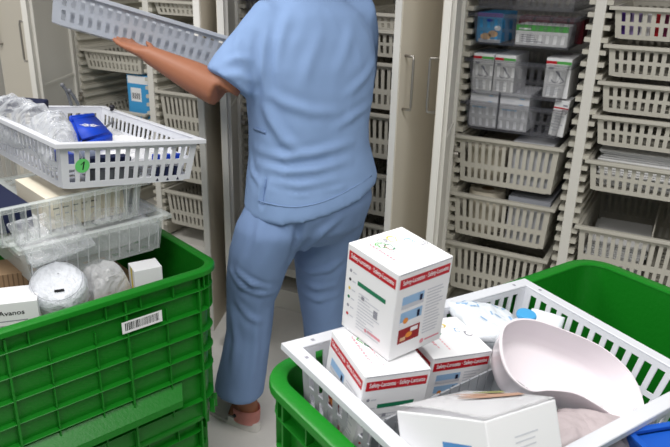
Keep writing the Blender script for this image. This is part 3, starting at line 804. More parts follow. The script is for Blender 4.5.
    def stroke(pts, m, wd=.0012):
        for (x1, y1), (x2, y2) in zip(pts, pts[1:]):
            q = Vector((x2-x1, y2-y1)).normalized(); nx, ny = -q.y*wd/2, q.x*wd/2
            tp.face([tf.p(x1+nx, y1+ny), tf.p(x2+nx, y2+ny), tf.p(x2-nx, y2-ny), tf.p(x1-nx, y1-ny)], m)
    for (cx, cy, m) in ((.34, .72, M_lgreen), (.44, .80, M_ink), (.40, .62, M_dgreen), (.78, .62, M_pblue), (.90, .5, M_ink), (.6, .78, M_yellow)):
        for s in range(3):
            a0 = random.uniform(0, 6); r = random.uniform(.05, .09)
            stroke([(w*cx+w*r*math.cos(a0+.7*k)*(1 if k % 2 else .6), d*cy+d*r*math.sin(a0+.7*k)) for k in range(6)], m)
    obj('lid_print', tp, t)
    fl = MB(); fl.boxr(.003, w-.003, -.0004, .0004, h-.0022, h-.0012, M_ink); obj('lid_slit', fl, t)
    return t
def place_carton(label, near, right, left, ztop, h, seed, scale_from='auto'):
    c = inX(*near, ztop); r = inX(*right, ztop); l = inX(*left, ztop)
    x = (r-c); w = Vector((x.x, x.y)).length; a = math.atan2(x.y, x.x)
    dl = l-c; d = Vector((dl.x, dl.y)).length; a2 = math.atan2(dl.y, dl.x)-PI/2
    a = (a+a2)/2 if abs(a-a2) < .5 else a
    print(label[:30], 'w %.3f d %.3f' % (w, d), 'angs', math.degrees(a), math.degrees(a2), c)
    return MXb @ Matrix.Translation((c.x, c.y, ztop-h)) @ Matrix.Rotation(a, 4, 'Z'), w, d
BW, BD, BH = .112, .116, .150
F1, w1, d1 = place_carton('b1', (365.3, 377.2), (431, 367.9), (333, 330.3), .138, .135, 1)
lancet_carton('white red-banded carton lying lowest, at the left end of the tilted tray', F1, w1, min(d1, .13), .135, 1, True)
F2, w2, d2 = place_carton('b2', (433.4, 358.8), (490, 347.8), (400, 318), .118, .115, 2)
lancet_carton('white red-banded carton right of the stacked pair, beside the clear syringe pack', F2, w2, .105, .115, 2)
c = inX(388.2, 362.3, .1385); cz = Vector((-.337, .836, .98)); 
F3 = Matrix.Translation(MXb @ Vector((c.x, c.y, .1395))) @ (Matrix.Rotation(R_(65.8), 4, 'Z') @ Matrix.Rotation(R_(-.86), 4, 'Y') @ Matrix.Rotation(R_(5.48), 4, 'X'))
k3 = (MXb @ Vector((c.x, c.y, .1395)) - CAM).length/(cz-CAM).length
print('top scale', k3)
lancet_carton('white red-banded carton on top of the two others, highest on the tilted tray', F3, .112*k3, .116*k3, .152*k3, 3)
# grey dividers
za = .097
A = inX(374, 424, za); B = inX(497, 366, za); C = inX(536, 394, za)
for (p, q, lab) in ((A, B, 'long grey notched divider in front of the red-banded cartons'), (B, C, 'short grey divider between the open white carton and the kidney dish')):
    mb = MB(); v = q-p; L = Vector((v.x, v.y)).length; an = math.degrees(math.atan2(v.y, v.x))
    x = 0; n = max(2, round(L/.022)); 
    for k in range(n):
        mb.boxr(k*L/n, (k+1)*L/n-.0032, -.0014, .0014, 0, za-.004, M_divider)
    mb.boxr(0, L, -.0006, .0006, 0, za-.018, M_divider)
    tag(obj('divider', mb, None, M=onX(p.x, p.y, .003, an)), lab, 'divider')
# open white carton in front
zt = .112
c0 = inX(484, 421.5, zt); cr2 = inX(555, 399, zt); cl = inX(396, 412, zt)
an = math.atan2(cr2.y-c0.y, cr2.x-c0.x); w = math.hypot(cr2.x-c0.x, cr2.y-c0.y); d = math.hypot(cl.x-c0.x, cl.y-c0.y)
an2 = math.atan2(cl.y-c0.y, cl.x-c0.x)-PI/2
print('open carton', w, d, math.degrees(an), math.degrees(an2), c0, cr2, cl)
w, d, zt = .13, .15, .081
t = carton('open-lidded white carton with a hand picture and blue patch, nearest the viewer', TR(-.107, .613, .984, 63.5, 9.24, -25.67) @ Matrix.Translation((0, 0, .1-zt+.006)), w, d, zt-.006, M_carton)
lf = Face((0, d, 0), (0, -1, 0), (0, 0, 1)); rf = Face((0, 0, 0), (1, 0, 0), (0, 0, 1)); hh = zt-.006
mb = MB(); lf.rect(mb, d*.52, d*.83, hh*.1, hh*.60, mat('mid_blue_ink', (78, 138, 196))); obj('blue_patch', mb, t)
mb = MB()
for k in range(3): rf.rect(mb, w*.35, w*(.62+.1*random.random()), hh*(.62-.09*k), hh*(.64-.09*k), M_paleink)
obj('fine_print', mb, t)
# raised lid, warped
mb = MB(); n = 12; top = []; 
for i in range(n+1):
    for j in range(n+1):
        u, v = i/n, j/n
        z = hh+.0022+.006*math.sin(PI*v)*(1-.55*u)*(.6+.4*math.sin(PI*u)) + .004*v*(1-u)
        top.append(mb.bm.verts.new((u*w, v*d, z)))
mlid = M_carton
def hand_uv(u, v): return False
for i in range(n):
    for j in range(n):
        mb.face([top[i*(n+1)+j], top[(i+1)*(n+1)+j], top[(i+1)*(n+1)+j+1], top[i*(n+1)+j+1]], M_carton)
bmesh.ops.solidify(mb.bm, geom=list(mb.bm.faces), thickness=-.001)
obj('lid', mb, t, smooth=True)
def lidz(u, v): return hh+.0042+.006*math.sin(PI*v)*(1-.55*u)*(.6+.4*math.sin(PI*u)) + .004*v*(1-u)
mb = MB(); skin = mat('tan_print', (176, 140, 118))
def ribbon(pts, wd, m, dz=0):
    L_, R2 = [], []
    for k, (u, v) in enumerate(pts):
        du, dv = (pts[min(k+1, len(pts)-1)][0]-pts[max(k-1, 0)][0]), (pts[min(k+1, len(pts)-1)][1]-pts[max(k-1, 0)][1])
        q = math.hypot(du, dv); nu, nv = -dv/q*wd[k], du/q*wd[k]
        L_.append(mb.bm.verts.new(((u+nu)*w, (v+nv)*d, lidz(u+nu, min(1, max(0, v+nv)))+dz))); R2.append(mb.bm.verts.new(((u-nu)*w, (v-nv)*d, lidz(u-nu, min(1, max(0, v-nv)))+dz)))
    for k in range(len(pts)-1): mb.face([L_[k], L_[k+1], R2[k+1], R2[k]], m)
ribbon([(.95, .30), (.85, .34), (.7, .42), (.6, .52), (.5, .66)], [.05, .07, .09, .07, .02], skin)
ribbon([(.7, .5), (.62, .66), (.58, .8)], [.05, .04, .012], skin, .0004); ribbon([(.62, .4), (.5, .46), (.38, .58)], [.05, .035, .012], skin, .0004)
ribbon([(.95, .5), (.84, .6), (.78, .72)], [.06, .06, .02], mat('olive_print', (150, 152, 92)))
obj('picture_print', mb, t)

# kidney dish
def kidney_outline(n=64):
    ctrl = [(-.138, .0), (-.125, .048), (-.075, .078), (0, .084), (.075, .078), (.125, .048), (.138, .0), (.126, -.042), (.092, -.058), (.05, -.044), (0, -.034), (-.05, -.044), (-.092, -.058), (-.126, -.042)]
    pts = []; m_ = len(ctrl)
    for i in range(m_):
        p0, p1, p2, p3 = [np.array(ctrl[(i+k-1) % m_]) for k in range(4)]
        for s in range(5):
            t_ = s/5
            pts.append(.5*((2*p1)+(-p0+p2)*t_+(2*p0-5*p1+4*p2-p3)*t_**2+(-p0+3*p1-3*p2+p3)*t_**3))
    return pts
def kidney(label, M, s=1.0):
    o_ = kidney_outline(); c = np.mean(o_, 0)
    mb = MB(); rg = []
    for k, z in ((.70, .0035), (.80, .004), (.86, .010), (.90, .022), (.965, .05), (.972, .0525), (1.0, .0525), (1.004, .051), (1.0, .049), (.985, .047), (.925, .021), (.885, .007), (.82, .0), (.70, 0)):
        rg.append([((c[0]+(p[0]-c[0])*k + (0))*s, (c[1]+(p[1]-c[1])*k)*s, z*s) for p in o_])
    rv = mb.loft(rg, M_dish, cap=False); mb.face(rv[0], M_dish); mb.face(rv[-1][::-1], M_dish)
    return tag(obj('kidney_dish', mb, None, M=M, autos=50), label, 'dish')
pc = inX(570, 366, .095)
DISH = (pc.x, pc.y)
print('dish', pc)
kidney('glossy white kidney dish tilted on top of the packs in the right tray', TR(-.085, .986, .956, 34.8, 24.1, 27.9) @ Matrix.Translation((0, 0, -.0525)), 1.0)
# packs below and behind the dish
p = inX(490, 317, .1); print('syr', p)
def flat_pack(name, label, M, w, d, h, m, prints, seed):
    t = thing(name, label, 'pack', M)
    po = pillow('pack_film', None, None, Matrix(), w, d, h, m, .005, 22, seed, 30, parent=t)
    b0_ = bmesh.new(); b0_.from_mesh(po.data); bv_ = BVHTree.FromBMesh(b0_)
    if prints:
        random.seed(seed); mb = MB()
        for k in range(prints):
            x, y, r = random.uniform(-.36, .36)*w, random.uniform(-.36, .36)*d, random.uniform(.003, .009)
            a = random.uniform(0, 3)
            q = Matrix.Rotation(a, 2)
            vs_ = []
            for v in ((-r, -r*.3), (r, -r*.3), (r, r*.3), (-r, r*.3)):
                xy = Vector((x, y))+q @ Vector(v); hz = bv_.ray_cast(Vector((xy.x, xy.y, 1)), Vector((0, 0, -1)))[0]
                vs_.append((xy.x, xy.y, (hz.z if hz else 0)+.0008))
            mb.face(vs_, M_pblue)
        obj('blue_print', mb, t)
    return t
flat_pack('sterile_pack', 'clear white pack with pale blue print leaning at the far tray wall', onX(p.x, p.y, .085, -20, 0, -8), .12, .13, .035, mat('white_film_pack', (226, 232, 238), .35, .4, bump=.3, bscale=40), 16, 31)
p2 = inX(546, 320, .1)
flat_pack('sterile_pack', 'white pack standing up behind the kidney dish beside the blue cap', onX(p2.x, p2.y, .085, 30, 0, 40), .06, .06, .02, mat('white_film_pack', (226, 232, 238)), 0, 32)
p3 = inX(478, 350, .1)
flat_pack('sterile_pack', 'white pack squeezed between the red-banded carton and the kidney dish', onX(p3.x+.02, p3.y+.04, .06, 10, 0, 0), .035, .06, .05, M_paper, 0, 33)
pcap = inX(528, 309, .122)
t = thing('capped_bottle', 'white bottle with a flat blue cap behind the kidney dish', 'bottle', onX(pcap.x, pcap.y, .004, 0, 2, 3) @ Matrix.Diagonal((1, 1, .9, 1)))
mb = MB(); rg = [[(r*math.cos(a), r*math.sin(a), z) for a in [2*PI*i/28 for i in range(28)]] for r, z in ((.02, 0), (.022, .003), (.022, .09), (.019, .102), (.013, .108), (.013, .118))]
mb.loft(rg, M_carton); obj('bottle_body', mb, t, autos=40)
mb = MB(); rg = [[(r*math.cos(a), r*math.sin(a), z) for a in [2*PI*i/28 for i in range(28)]] for r, z in ((.0165, .116), (.0178, .118), (.0178, .123), (.0165, .1255), (.012, .126))]
mb.loft(rg, M_bluecap); obj('cap', mb, t, autos=40)
for (px, py, rz, w, d, lab) in ((575, 424, 30, .12, .07, 'mauve-grey pouch under the kidney dish, near the open white carton'), (600, 424, 12, .11, .08, 'mauve-grey pouch under the near end of the kidney dish')):
    p = inX(px, py, .07)
    flat_pack('sealed_pouch', lab, onX(p.x, p.y, .055, rz+40, 0, 0), w, d, .03, M_mauve, 0, px)
for (x, y, w, d, h, lab) in ((.06, .12, .10, .10, .035, 'white pack lying under the kidney dish, hidden'),):
    pillow('sterile_pack', lab, 'pack', onX(x, y, h*.38+.01, 15), w, d, h, M_paper, .005, 15, int(x*100)+50, 20)
p = inX(588, 339, .075); mb = MB(); mb.hexa([(-.016, -.002, 0), (.016, -.002, 0), (.016, .002, 0), (-.016, .002, 0)], [(-.003, -.002, .045), (.010, -.002, .035), (.010, .002, .035), (-.003, .002, .045)], M_divider)
tag(obj('divider_clip', mb, None, M=onX(.172, p.y, .045, 80)), 'small grey divider clip at the right wall of the tilted tray', 'clip')
p = inX(645, 397, .07)
pillow('sterile_pack', 'crinkled white pack at the near right end of the tilted tray', 'pack', onX(p.x+.01, p.y-.005, .035, 30), .04, .05, .035, M_milky, .006, 20, 61, 20)
# blue tub outside the near rim
pb = at_z(628, 430, .93); pb2 = at_z(670, 423, .93)
an = math.degrees(math.atan2(pb2.y-pb.y, pb2.x-pb.x)); print('tub', pb, pb2, an)
t = thing('plastic_tub', 'bright blue tub at the bottom right corner, outside the tilted tray', 'tub', TR(pb.x, pb.y, .83, an))
mb = MB(); w, d, h = .16, .12, .10
for (x0, x1, y0, y1) in ((0, w, -d, -d+.003), (0, w, -.003, 0), (0, .003, -d, 0), (w-.003, w, -d, 0)): mb.boxr(x0, x1, y0, y1, 0, h-.002, M_bluetub)
mb.boxr(0, w, -d, 0, 0, .003, M_bluetub); obj('tub_body', mb, t)
mb = MB()
for (x0, x1, y0, y1) in ((-.004, w+.004, -d-.004, -d+.006), (-.004, w+.004, -.006, .004), (-.004, .006, -d, 0), (w-.006, w+.004, -d, 0)): mb.boxr(x0, x1, y0, y1, h-.006, h, M_bluetub, bev=.001)
mb.boxr(.006, w-.006, -d+.006, -.006, h-.012, h-.008, M_bluetub); obj('tub_lid', mb, t)
# what the tray and the tub rest on inside the crate
for (x, y, w, d, h, lab) in ((-.36, .0, .13, .24 , .455-.115, 'white carton low in the right crate, seen through the gap beside the tray'), (-.20, -.05, .3, .25, .33, 'white carton low in the right crate under the middle of the tray'), (-.2, -.26, .55, .19, .275, 'white carton low in the right crate under the near tray edge')):
    carton(lab, MR @ Matrix.Translation((x, y, .0125)), w, d, h-.03, M_carton2)
# lettering on the white carton in the left crate
f = Face((.13, .09, 0), (-1, 0, 0), (0, 0, 1))
lettering('Avanos', M_black, AV, f.p(.045, .074, 2), f.u, f.v, .055, .012, .01)
mb = MB()
for k, (a, b) in enumerate(((.04, .105), (.04, .08), (.04, .095), (.04, .07))): f.rect(mb, a, b, .058-.012*k, .0605-.012*k, M_ink)
obj('fine_print', mb, AV)
# ------------------------------------------------------------------ person
M_skin = mat('skin', (158, 104, 78), .5, .35, var=.04, vscale=20, sss=.08)
M_shirt = mat('blue_scrub_cotton', (136, 163, 205), .85, .15, var=.03, vscale=14, bump=.12, bscale=400, dist=.004)
M_trouser = mat('blue_scrub_cotton_trousers', (121, 145, 185), .85, .15, var=.03, vscale=14, bump=.12, bscale=400, dist=.004)
M_hair = mat('dark_brown_hair', (48, 34, 28), .5, .4, var=.1, bump=.4, bscale=90)
def remesh(mb, voxel, iters, name):
    me = mb.mesh(name)
    o = bpy.data.objects.new('tmp', me); COL.objects.link(o)
    md = o.modifiers.new('r', 'REMESH'); md.mode = 'VOXEL'; md.voxel_size = voxel
    dg = bpy.context.evaluated_depsgraph_get(); dg.update()
    m2 = bpy.data.meshes.new_from_object(o.evaluated_get(dg)); m2.name = name
    bpy.data.objects.remove(o)
    bm = bmesh.new(); bm.from_mesh(m2)
    for _ in range(iters): bmesh.ops.smooth_vert(bm, verts=bm.verts, factor=.5, use_axis_x=True, use_axis_y=True, use_axis_z=True)
    bm.to_mesh(m2); bm.free()
    for p in m2.polygons: p.use_smooth = True
    return m2
def ell(c, a, b, ax, n=24, tilt=None, sq=2.0):
    """horizontal superellipse: semi-axis a along ax (degrees), b across"""
    e = Vector((math.cos(R_(ax)), math.sin(R_(ax)), 0)); f = Vector((-e.y, e.x, 0)); out = []
    for k in range(n):
        t = 2*PI*k/n; ct, st_ = math.cos(t), math.sin(t)
        x = a*math.copysign(abs(ct)**(2/sq), ct); y = b*math.copysign(abs(st_)**(2/sq), st_)
        p = Vector(c)+e*x+f*y
        if tilt: p.z += tilt[0]*x + tilt[1]*y
        out.append(p)
    return out
FACE = 150.0
Fw = Vector((math.cos(R_(FACE)), math.sin(R_(FACE)), 0)); Rt = Vector((math.cos(R_(FACE-90)), math.sin(R_(FACE-90)), 0)); UP = Vector((0, 0, 1))
AX = FACE-90
PX0 = Vector((-1.035, 1.825, 0))
def P_(r, f, z): return PX0 + Rt*r + Fw*f + UP*z
# joints
neck = P_(.005, .03, 1.47); headc = P_(.0, .085, 1.625)
shL = P_(-.17, .02, 1.385); shR = P_(.17, .03, 1.385)
elL = at_d(219, 90, 2.0); wrL = at_d(148, 54, 2.13); hdL = at_d(116, 39.5, 2.28)
elR = P_(.25, .16, 1.13); wrR = P_(.06, .37, 1.24); hdR = P_(-.02, .44, 1.27)
hipL = P_(-.095, .0, .88); hipR = P_(.095, .0, .88)
knL = at_d(252, 288, 2.03); anL = at_d(243, 405, 2.02)
anL = Vector((-1.193, 1.655, .09))
knR = at_d(322, 318, 2.14); anR = Vector((knR.x+.0, knR.y+.06, .09))
print('joints', shL, elL, wrL, (elL-shL).length, (wrL-elL).length, (hdL-wrL).length, knL, anL, knR)
# body: one continuous skin surface
b = MB()
b.loft([ell(P_(0, .0, .86), .14, .10, AX), ell(P_(0, .0, .98), .15, .10, AX), ell(P_(0, .01, 1.1), .135, .09, AX), ell(P_(0, .02, 1.25), .15, .10, AX), ell(P_(0, .02, 1.36), .15, .09, AX), ell(P_(0, .025, 1.42), .09, .06, AX), ell(neck, .056, .056, AX), ell(P_(0, .055, 1.55), .052, .055, AX)])
b.ball(headc+UP*.015, (.105, .078, .112), M=Matrix.Rotation(R_(FACE), 4, 'Z'), u=24, v=16)
b.ball(headc+Fw*.035-UP*.045, (.07, .062, .075), M=Matrix.Rotation(R_(FACE), 4, 'Z'), u=20, v=12)
b.tube([headc+Fw*.098+UP*.015, headc+Fw*.115-UP*.018, headc+Fw*.118-UP*.028, headc+Fw*.1-UP*.036], [.008, .012, .014, .01], n=10)
b.ball(headc+Fw*.098-UP*.062, (.014, .026, .008), M=Matrix.Rotation(R_(FACE), 4, 'Z'))
b.ball(headc+Fw*.096-UP*.074, (.014, .023, .008), M=Matrix.Rotation(R_(FACE), 4, 'Z'))
for s in (-1, 1):
    b.ball(headc+Rt*s*.08-UP*.012, (.02, .010, .032), M=Matrix.Rotation(R_(FACE), 4, 'Z'))
    b.tube([headc+Fw*.088+Rt*s*.016+UP*.034, headc+Fw*.092+Rt*s*.034+UP*.038, headc+Fw*.078+Rt*s*.052+UP*.032], [.009, .010, .008], n=8)
def limb(pts, rs): b.tube(pts, rs, n=14)
limb([P_(-.10, .02, 1.385), shL+Rt*.03-UP*.015, (shL+Rt*.02).lerp(elL, .5), elL+UP*.004+Rt*.012], [.04, .045, .048, .050])
mid = elL.lerp(wrL, .35)
limb([elL+(elL-wrL).normalized()*.002, mid, elL.lerp(wrL, .7), wrL], [.05, .047, .036, .027])
limb([P_(.12, .02, 1.39), shR, shR.lerp(elR, .5), elR], [.05, .055, .048, .041])
limb([elR, elR.lerp(wrR, .35), elR.lerp(wrR, .7), wrR], [.041, .043, .034, .028])
def hand(wr, hd, nrm, side, curl=.3):
    """palm under something, fingers fanned along the direction wrist->hd; nrm = palm normal; side = thumb direction"""
    fwd = (hd-wr).normalized(); nrm = (nrm-fwd*nrm.dot(fwd)).normalized(); lat = fwd.cross(nrm)
    if lat.dot(side) < 0: lat = -lat
    pc = wr+fwd*.05
    rg = []
    for s, w_, t_ in ((-.005, .028, .022), (.03, .036, .018), (.07, .042, .015), (.098, .041, .012)):
        c = wr+fwd*s
        rg.append([c+lat*w_*math.cos(a)+nrm*t_*math.sin(a) for a in [2*PI*k/14 for k in range(14)]])
    b.loft(rg)
    for k, (o, L) in enumerate(((.031, .068), (.0105, .078), (-.0105, .072), (-.031, .056))):
        p0 = wr+fwd*.085+lat*o*.95
        d0 = (fwd+lat*o*2.2).normalized()
        pts = [p0]; ang = 0
        for q, (fr, dc) in enumerate(((.45, .25), (.32, .5), (.23, .35))):
            ang += curl*dc*2.2
            pts.append(pts[-1]+(d0*math.cos(ang)+nrm*math.sin(ang))*L*fr)
        b.tube(pts, [.0098, .0092, .0085, .007], n=10)
    p0 = wr+fwd*.03+lat*.03
    b.tube([p0-lat*.008, p0+lat*.026+fwd*.03, p0+lat*.034+fwd*.058+nrm*.008, p0+lat*.03+fwd*.078+nrm*.014], [.015, .0125, .0105, .008], n=10)
hand(wrL, hdL, Vector((.25, .1, 1)), -Fw*0+Vector((.4, .8, 0)), .12)
hand(wrR, hdR, Vector((0, 0, 1)), Vector((-.5, -.6, 0)), .25)
limb([P_(-.08, 0, .9), hipL-UP*.04, knL, anL+UP*.02], [.085, .08, .046, .036]); limb([P_(.08, 0, .9), hipR-UP*.04, knR, anR+UP*.02], [.085, .08, .044, .036])
toe = Vector((-.985, .174, 0))
for an_, td in ((anL, toe), (anR, Vector((-.8, .6, 0)))):
    limb([an_+UP*.02, an_-UP*.03-td*.02], [.038, .034]); limb([an_-UP*.045-td*.03, an_-UP*.045+td*.05, an_-UP*.06+td*.13], [.03, .034, .024])
person = remesh(b, .0065, 3, 'person')
person.materials.clear(); person.materials.append(M_skin)
PO = obj('person', person)
tag(PO, 'person in light blue scrubs seen from behind, lifting a grey slotted tray', 'person')
# shirt
s = MB()
def ctr(px0, px1, y, D): return at_d((px0+px1)/2, y, D)
sec = [(1.475, .075, .07, .0, .03), (1.435, .12, .085, .0, .025), (1.40, .175, .108, 0, .02), (1.34, .205, .128, .0, .015), (1.26, .212, .142, .0, .01), (1.17, .203, .146, .0, .008), (1.08, .193, .146, -.005, .005), (1.0, .193, .152, -.008, .0), (.93, .205, .166, -.008, -.005), (.875, .214, .176, -.006, -.008), (.855, .215, .178, -.006, -.008)]
s.loft([ell(P_(r, f, z), a, bb, AX, 32, sq=2.25, tilt=(.24*max(0, min(1, (1.05-z)/.17)), .06*max(0, min(1, (1.05-z)/.17)))) for z, a, bb, r, f in sec])
def sleeve(sh_, el_, t1, inner, r0_, r1_):
    d = (el_-sh_).normalized()
    pts = [sh_-Vector((d.x, d.y, 0))*.0+inner*.09+UP*.0, sh_+UP*.008, sh_+d*.06, sh_+d*(t1*.65), sh_+d*t1]
    s.tube(pts, [r0_*.95, r0_, r0_*1.05, r1_*.98, r1_], n=20)
shs = shL+Rt*.03-UP*.012; hemc = at_d(229, 84, 2.0)
sleeve(shs, hemc, (hemc-shs).length, Rt, .066, .078)
sleeve(shR, elR, (elR-shR).length*.8, -Rt, .074, .08)
shirt = remesh(s, .009, 5, 'scrub_shirt')
# trousers
t_ = MB()
def leg(hip, secs, anchor):
    rg = [ell(hip, .105, .115, AX, 22)] + [ell(c, a, b2, AX, 22) for c, a, b2 in secs]
    t_.loft(rg)
t_.loft([ell(P_(0, .0, .99), .17, .13, AX, 30), ell(P_(-.005, -.005, .92), .192, .155, AX, 30), ell(P_(-.006, -.01, .84), .203, .168, AX, 30, sq=2.2), ell(P_(-.006, -.005, .76), .19, .155, AX, 30), ell(P_(-.006, .0, .70), .13, .10, AX, 30)])
def LL(x0, x1, y, D): 
    c = at_d((x0+x1)/2, y, D); hw = (x1-x0)/2*(c-CAM).length/FPX
    return c, hw
secsL = []
for x0, x1, y, D, k in ((236, 312, 225, 2.03, 1.1), (230, 294, 250, 2.02, 1.1), (227, 284, 275, 2.02, 1.08), (227, 274, 300, 2.02, 1.08), (227, 271, 330, 2.02, 1.12), (221, 267, 360, 2.01, 1.12), (215, 263, 391, 2.01, 1.12)):
    c, hw = LL(x0, x1, y, D); secsL.append((c, hw*.97, hw*k))
leg(P_(-.09, -.005, .86), secsL, None)
secsR = []
for x0, x1, y, D, k in ((296, 364, 225, 2.16, 1.05), (293, 352, 255, 2.16, 1.05), (297, 347, 285, 2.17, 1.05), (302, 346, 315, 2.18, 1.1), (306, 348, 345, 2.18, 1.1), (306, 350, 375, 2.19, 1.15)):
    c, hw = LL(x0, x1, y, D); secsR.append((c, hw*.97, hw*k))
c, hw = secsR[-1][0], secsR[-1][1]
leg(P_(.095, -.005, .86), secsR, None)
print('leg ends', secsL[-1], secsR[-1])
trou = remesh(t_, .009, 5, 'scrub_trousers')

def sculpt(me, folds, amp_n, freq_n, seed):
    """press wrinkles into a garment: each fold is a line over the surface, raised (+) or pinched (-)"""
    n = len(me.vertices)
    co = np.empty(n*3); me.vertices.foreach_get('co', co); co = co.reshape(-1, 3)
    no = np.array([v.normal[:] for v in me.vertices])
    disp = np.zeros(n)
    for pts, w, a in folds:
        best = np.full(n, 1e9); tt = np.zeros(n); m_ = len(pts)-1
        for i in range(m_):
            p, q = np.array(pts[i]), np.array(pts[i+1]); v = q-p; L = v@v+1e-12
            t = np.clip(((co-p)@v)/L, 0, 1); d = np.linalg.norm(co-(p+t[:, None]*v), axis=1)
            m = d < best; best[m] = d[m]; tt[m] = (i+t[m])/m_
        taper = np.sin(np.clip(tt, .03, .97)*PI)**.6
        disp += a*taper*(np.exp(-(best/w)**2) - .45*np.exp(-((best-1.9*w)/(w*1.1))**2))
    o = Vector((seed, seed*2, seed*3))
    for i in range(n):
        p = Vector(co[i])*freq_n + o
        p.z *= .55
        disp[i] += amp_n*(noise.noise(p) + .5*(1-2*abs(noise.noise(p*1.9))))
    co = co + no*disp[:, None]
    me.vertices.foreach_set('co', co.reshape(-1)); me.update()
def surf(me):
    bm = bmesh.new(); bm.from_mesh(me); bv = BVHTree.FromBMesh(bm)
    def hit(pts):
        out = []
        for x, y in pts:
            h = bv.ray_cast(CAM, ray(x, y))[0]
            if h is not None: out.append(h[:])
        return out
    return hit, bm
hit, bm_ = surf(shirt)
FS = []
for pts, w, a in (
    ([(262, 98), (270, 118), (284, 140), (300, 152)], .014, .010), ([(264, 92), (286, 104), (312, 112), (340, 112)], .014, .007),
    ([(256, 148), (285, 158), (320, 152), (352, 142), (370, 132)], .012, .009), ([(258, 163), (285, 172), (315, 170), (350, 160), (372, 150)], .012, .008),
    ([(275, 180), (300, 186), (335, 178)], .011, .005), ([(322, 30), (310, 60), (300, 90)], .016, .004),
    ([(352, 25), (346, 50), (335, 75)], .016, .004), ([(268, 25), (264, 50), (262, 75), (266, 95)], .013, .011),
    ([(290, 10), (280, 40), (276, 70)], .014, .006), ([(374, 60), (362, 80), (345, 96)], .012, .006), ([(372, 100), (355, 115), (335, 128)], .011, .006),
    ([(250, 150), (252, 172), (262, 186)], .009, .006), ([(266, 176), (264, 190), (262, 206)], .008, -.012), ([(225, 62), (236, 58), (252, 60)], .010, .006), ([(224, 75), (240, 76), (256, 82)], .010, .006), ([(240, 28), (236, 48), (244, 66)], .012, .005),
    ([(268, 190), (300, 196), (340, 188), (374, 172)], .006, .003)):
    h = hit(pts)
    if len(h) > 1: FS.append((h, w, a))
sculpt(shirt, FS, .0032, 8, 3)
hitT, bmT = surf(trou)
FT = []
for pts, w, a in (
    ([(228, 252), (236, 270), (252, 284), (272, 288), (284, 280)], .009, .012), ([(230, 268), (242, 286), (262, 294), (276, 290)], .010, .008),
    ([(290, 262), (304, 248), (322, 232), (340, 218)], .012, .010), ([(296, 262), (310, 272), (328, 270), (344, 258)], .011, .008), ([(297, 275), (315, 288), (335, 284)], .010, .007), ([(300, 290), (318, 300), (340, 292)], .010, .006),
    ([(236, 300), (250, 318), (262, 322)], .010, .006), ([(232, 310), (236, 340), (232, 370)], .012, .006), ([(258, 310), (256, 345), (252, 385)], .012, .005), ([(262, 215), (258, 240), (250, 262)], .014, .005), ([(300, 215), (296, 240), (290, 258)], .012, -.012)):
    h = hitT(pts)
    if len(h) > 1: FT.append((h, w, a))
sculpt(trou, FT, .004, 9, 5)
shirt.materials.clear(); shirt.materials.append(M_shirt); trou.materials.clear(); trou.materials.append(M_trouser)
so = obj('scrub_shirt', shirt, PO); to = obj('scrub_trousers', trou, PO)
# hem bands, pocket and side slit of the shirt
def strip_on(mesh_fn, pts_top, pts_bot, m, off, name, parent, th=.002):
    a = mesh_fn(pts_top); c = mesh_fn(pts_bot); k = min(len(a), len(c))
    mb = MB(); 
    A = [Vector(p)+(CAM-Vector(p)).normalized()*off for p in a[:k]]; C_ = [Vector(p)+(CAM-Vector(p)).normalized()*off for p in c[:k]]
    va = [mb.bm.verts.new(p) for p in A]; vc = [mb.bm.verts.new(p) for p in C_]
    for i in range(k-1): mb.face([va[i], va[i+1], vc[i+1], vc[i]], m)
    bmesh.ops.recalc_face_normals(mb.bm, faces=mb.bm.faces)
    bmesh.ops.solidify(mb.bm, geom=list(mb.bm.faces), thickness=th)
    return obj(name, mb, parent, smooth=True)
hit2, _b = surf(shirt)
def line(p, q, n=14): return [(p[0]+(q[0]-p[0])*i/n, p[1]+(q[1]-p[1])*i/n) for i in range(n+1)]
strip_on(hit2, line((254, 127), (266, 131)), line((254, 130), (265.5, 134)), M_trouser, .0015, 'pocket_hem', so)
hs = [(258, 200), (266, 202.5), (275, 204.5), (285, 206), (295, 206.5), (305, 205.5), (315, 203.5), (325, 200.5), (335, 196.5), (345, 191.5), (355, 186), (365, 180), (372, 175)]
strip_on(hit2, hs, [(x, y+1.1) for x, y in hs], M_shirt, .0012, 'hem_seam', so, .0008)
strip_on(hit2, line((265, 178), (262, 203)), line((266.2, 178), (263.2, 203)), M_shirt, .0012, 'side_slit', so, .0008)
# hair
hb = MB()
hb.ball(headc+UP*.028-Fw*.012, (.112, .088, .112), M=Matrix.Rotation(R_(FACE), 4, 'Z'), u=24, v=16)
hb.ball(headc-Fw*.125+UP*.03, (.045, .048, .045), M=Matrix.Rotation(R_(FACE), 4, 'Z'))
hb.ball(headc-Fw*.05-UP*.04, (.06, .07, .06), M=Matrix.Rotation(R_(FACE), 4, 'Z'))
hm = remesh(hb, .008, 2, 'hair')
for v in hm.vertices:            # clear the face
    q = v.co-headc
    f = q.dot(Fw)
    if f > .045 and q.z < .075: v.co -= Fw*(f-.045)
hm.materials.clear(); hm.materials.append(M_hair); obj('hair', hm, PO)
M_eye = mat('eye_white', (236, 234, 230), .2, .5); M_iris = mat('iris_brown', (60, 40, 28), .2, .5)
for s_ in (-1, 1):
    e = MB(); c = headc+Fw*.090+Rt*s_*.032+UP*.016; e.ball(c, .0125, M_eye); e.ball(c+Fw*.006, .0075, M_iris); obj('eye', e, PO, smooth=True)
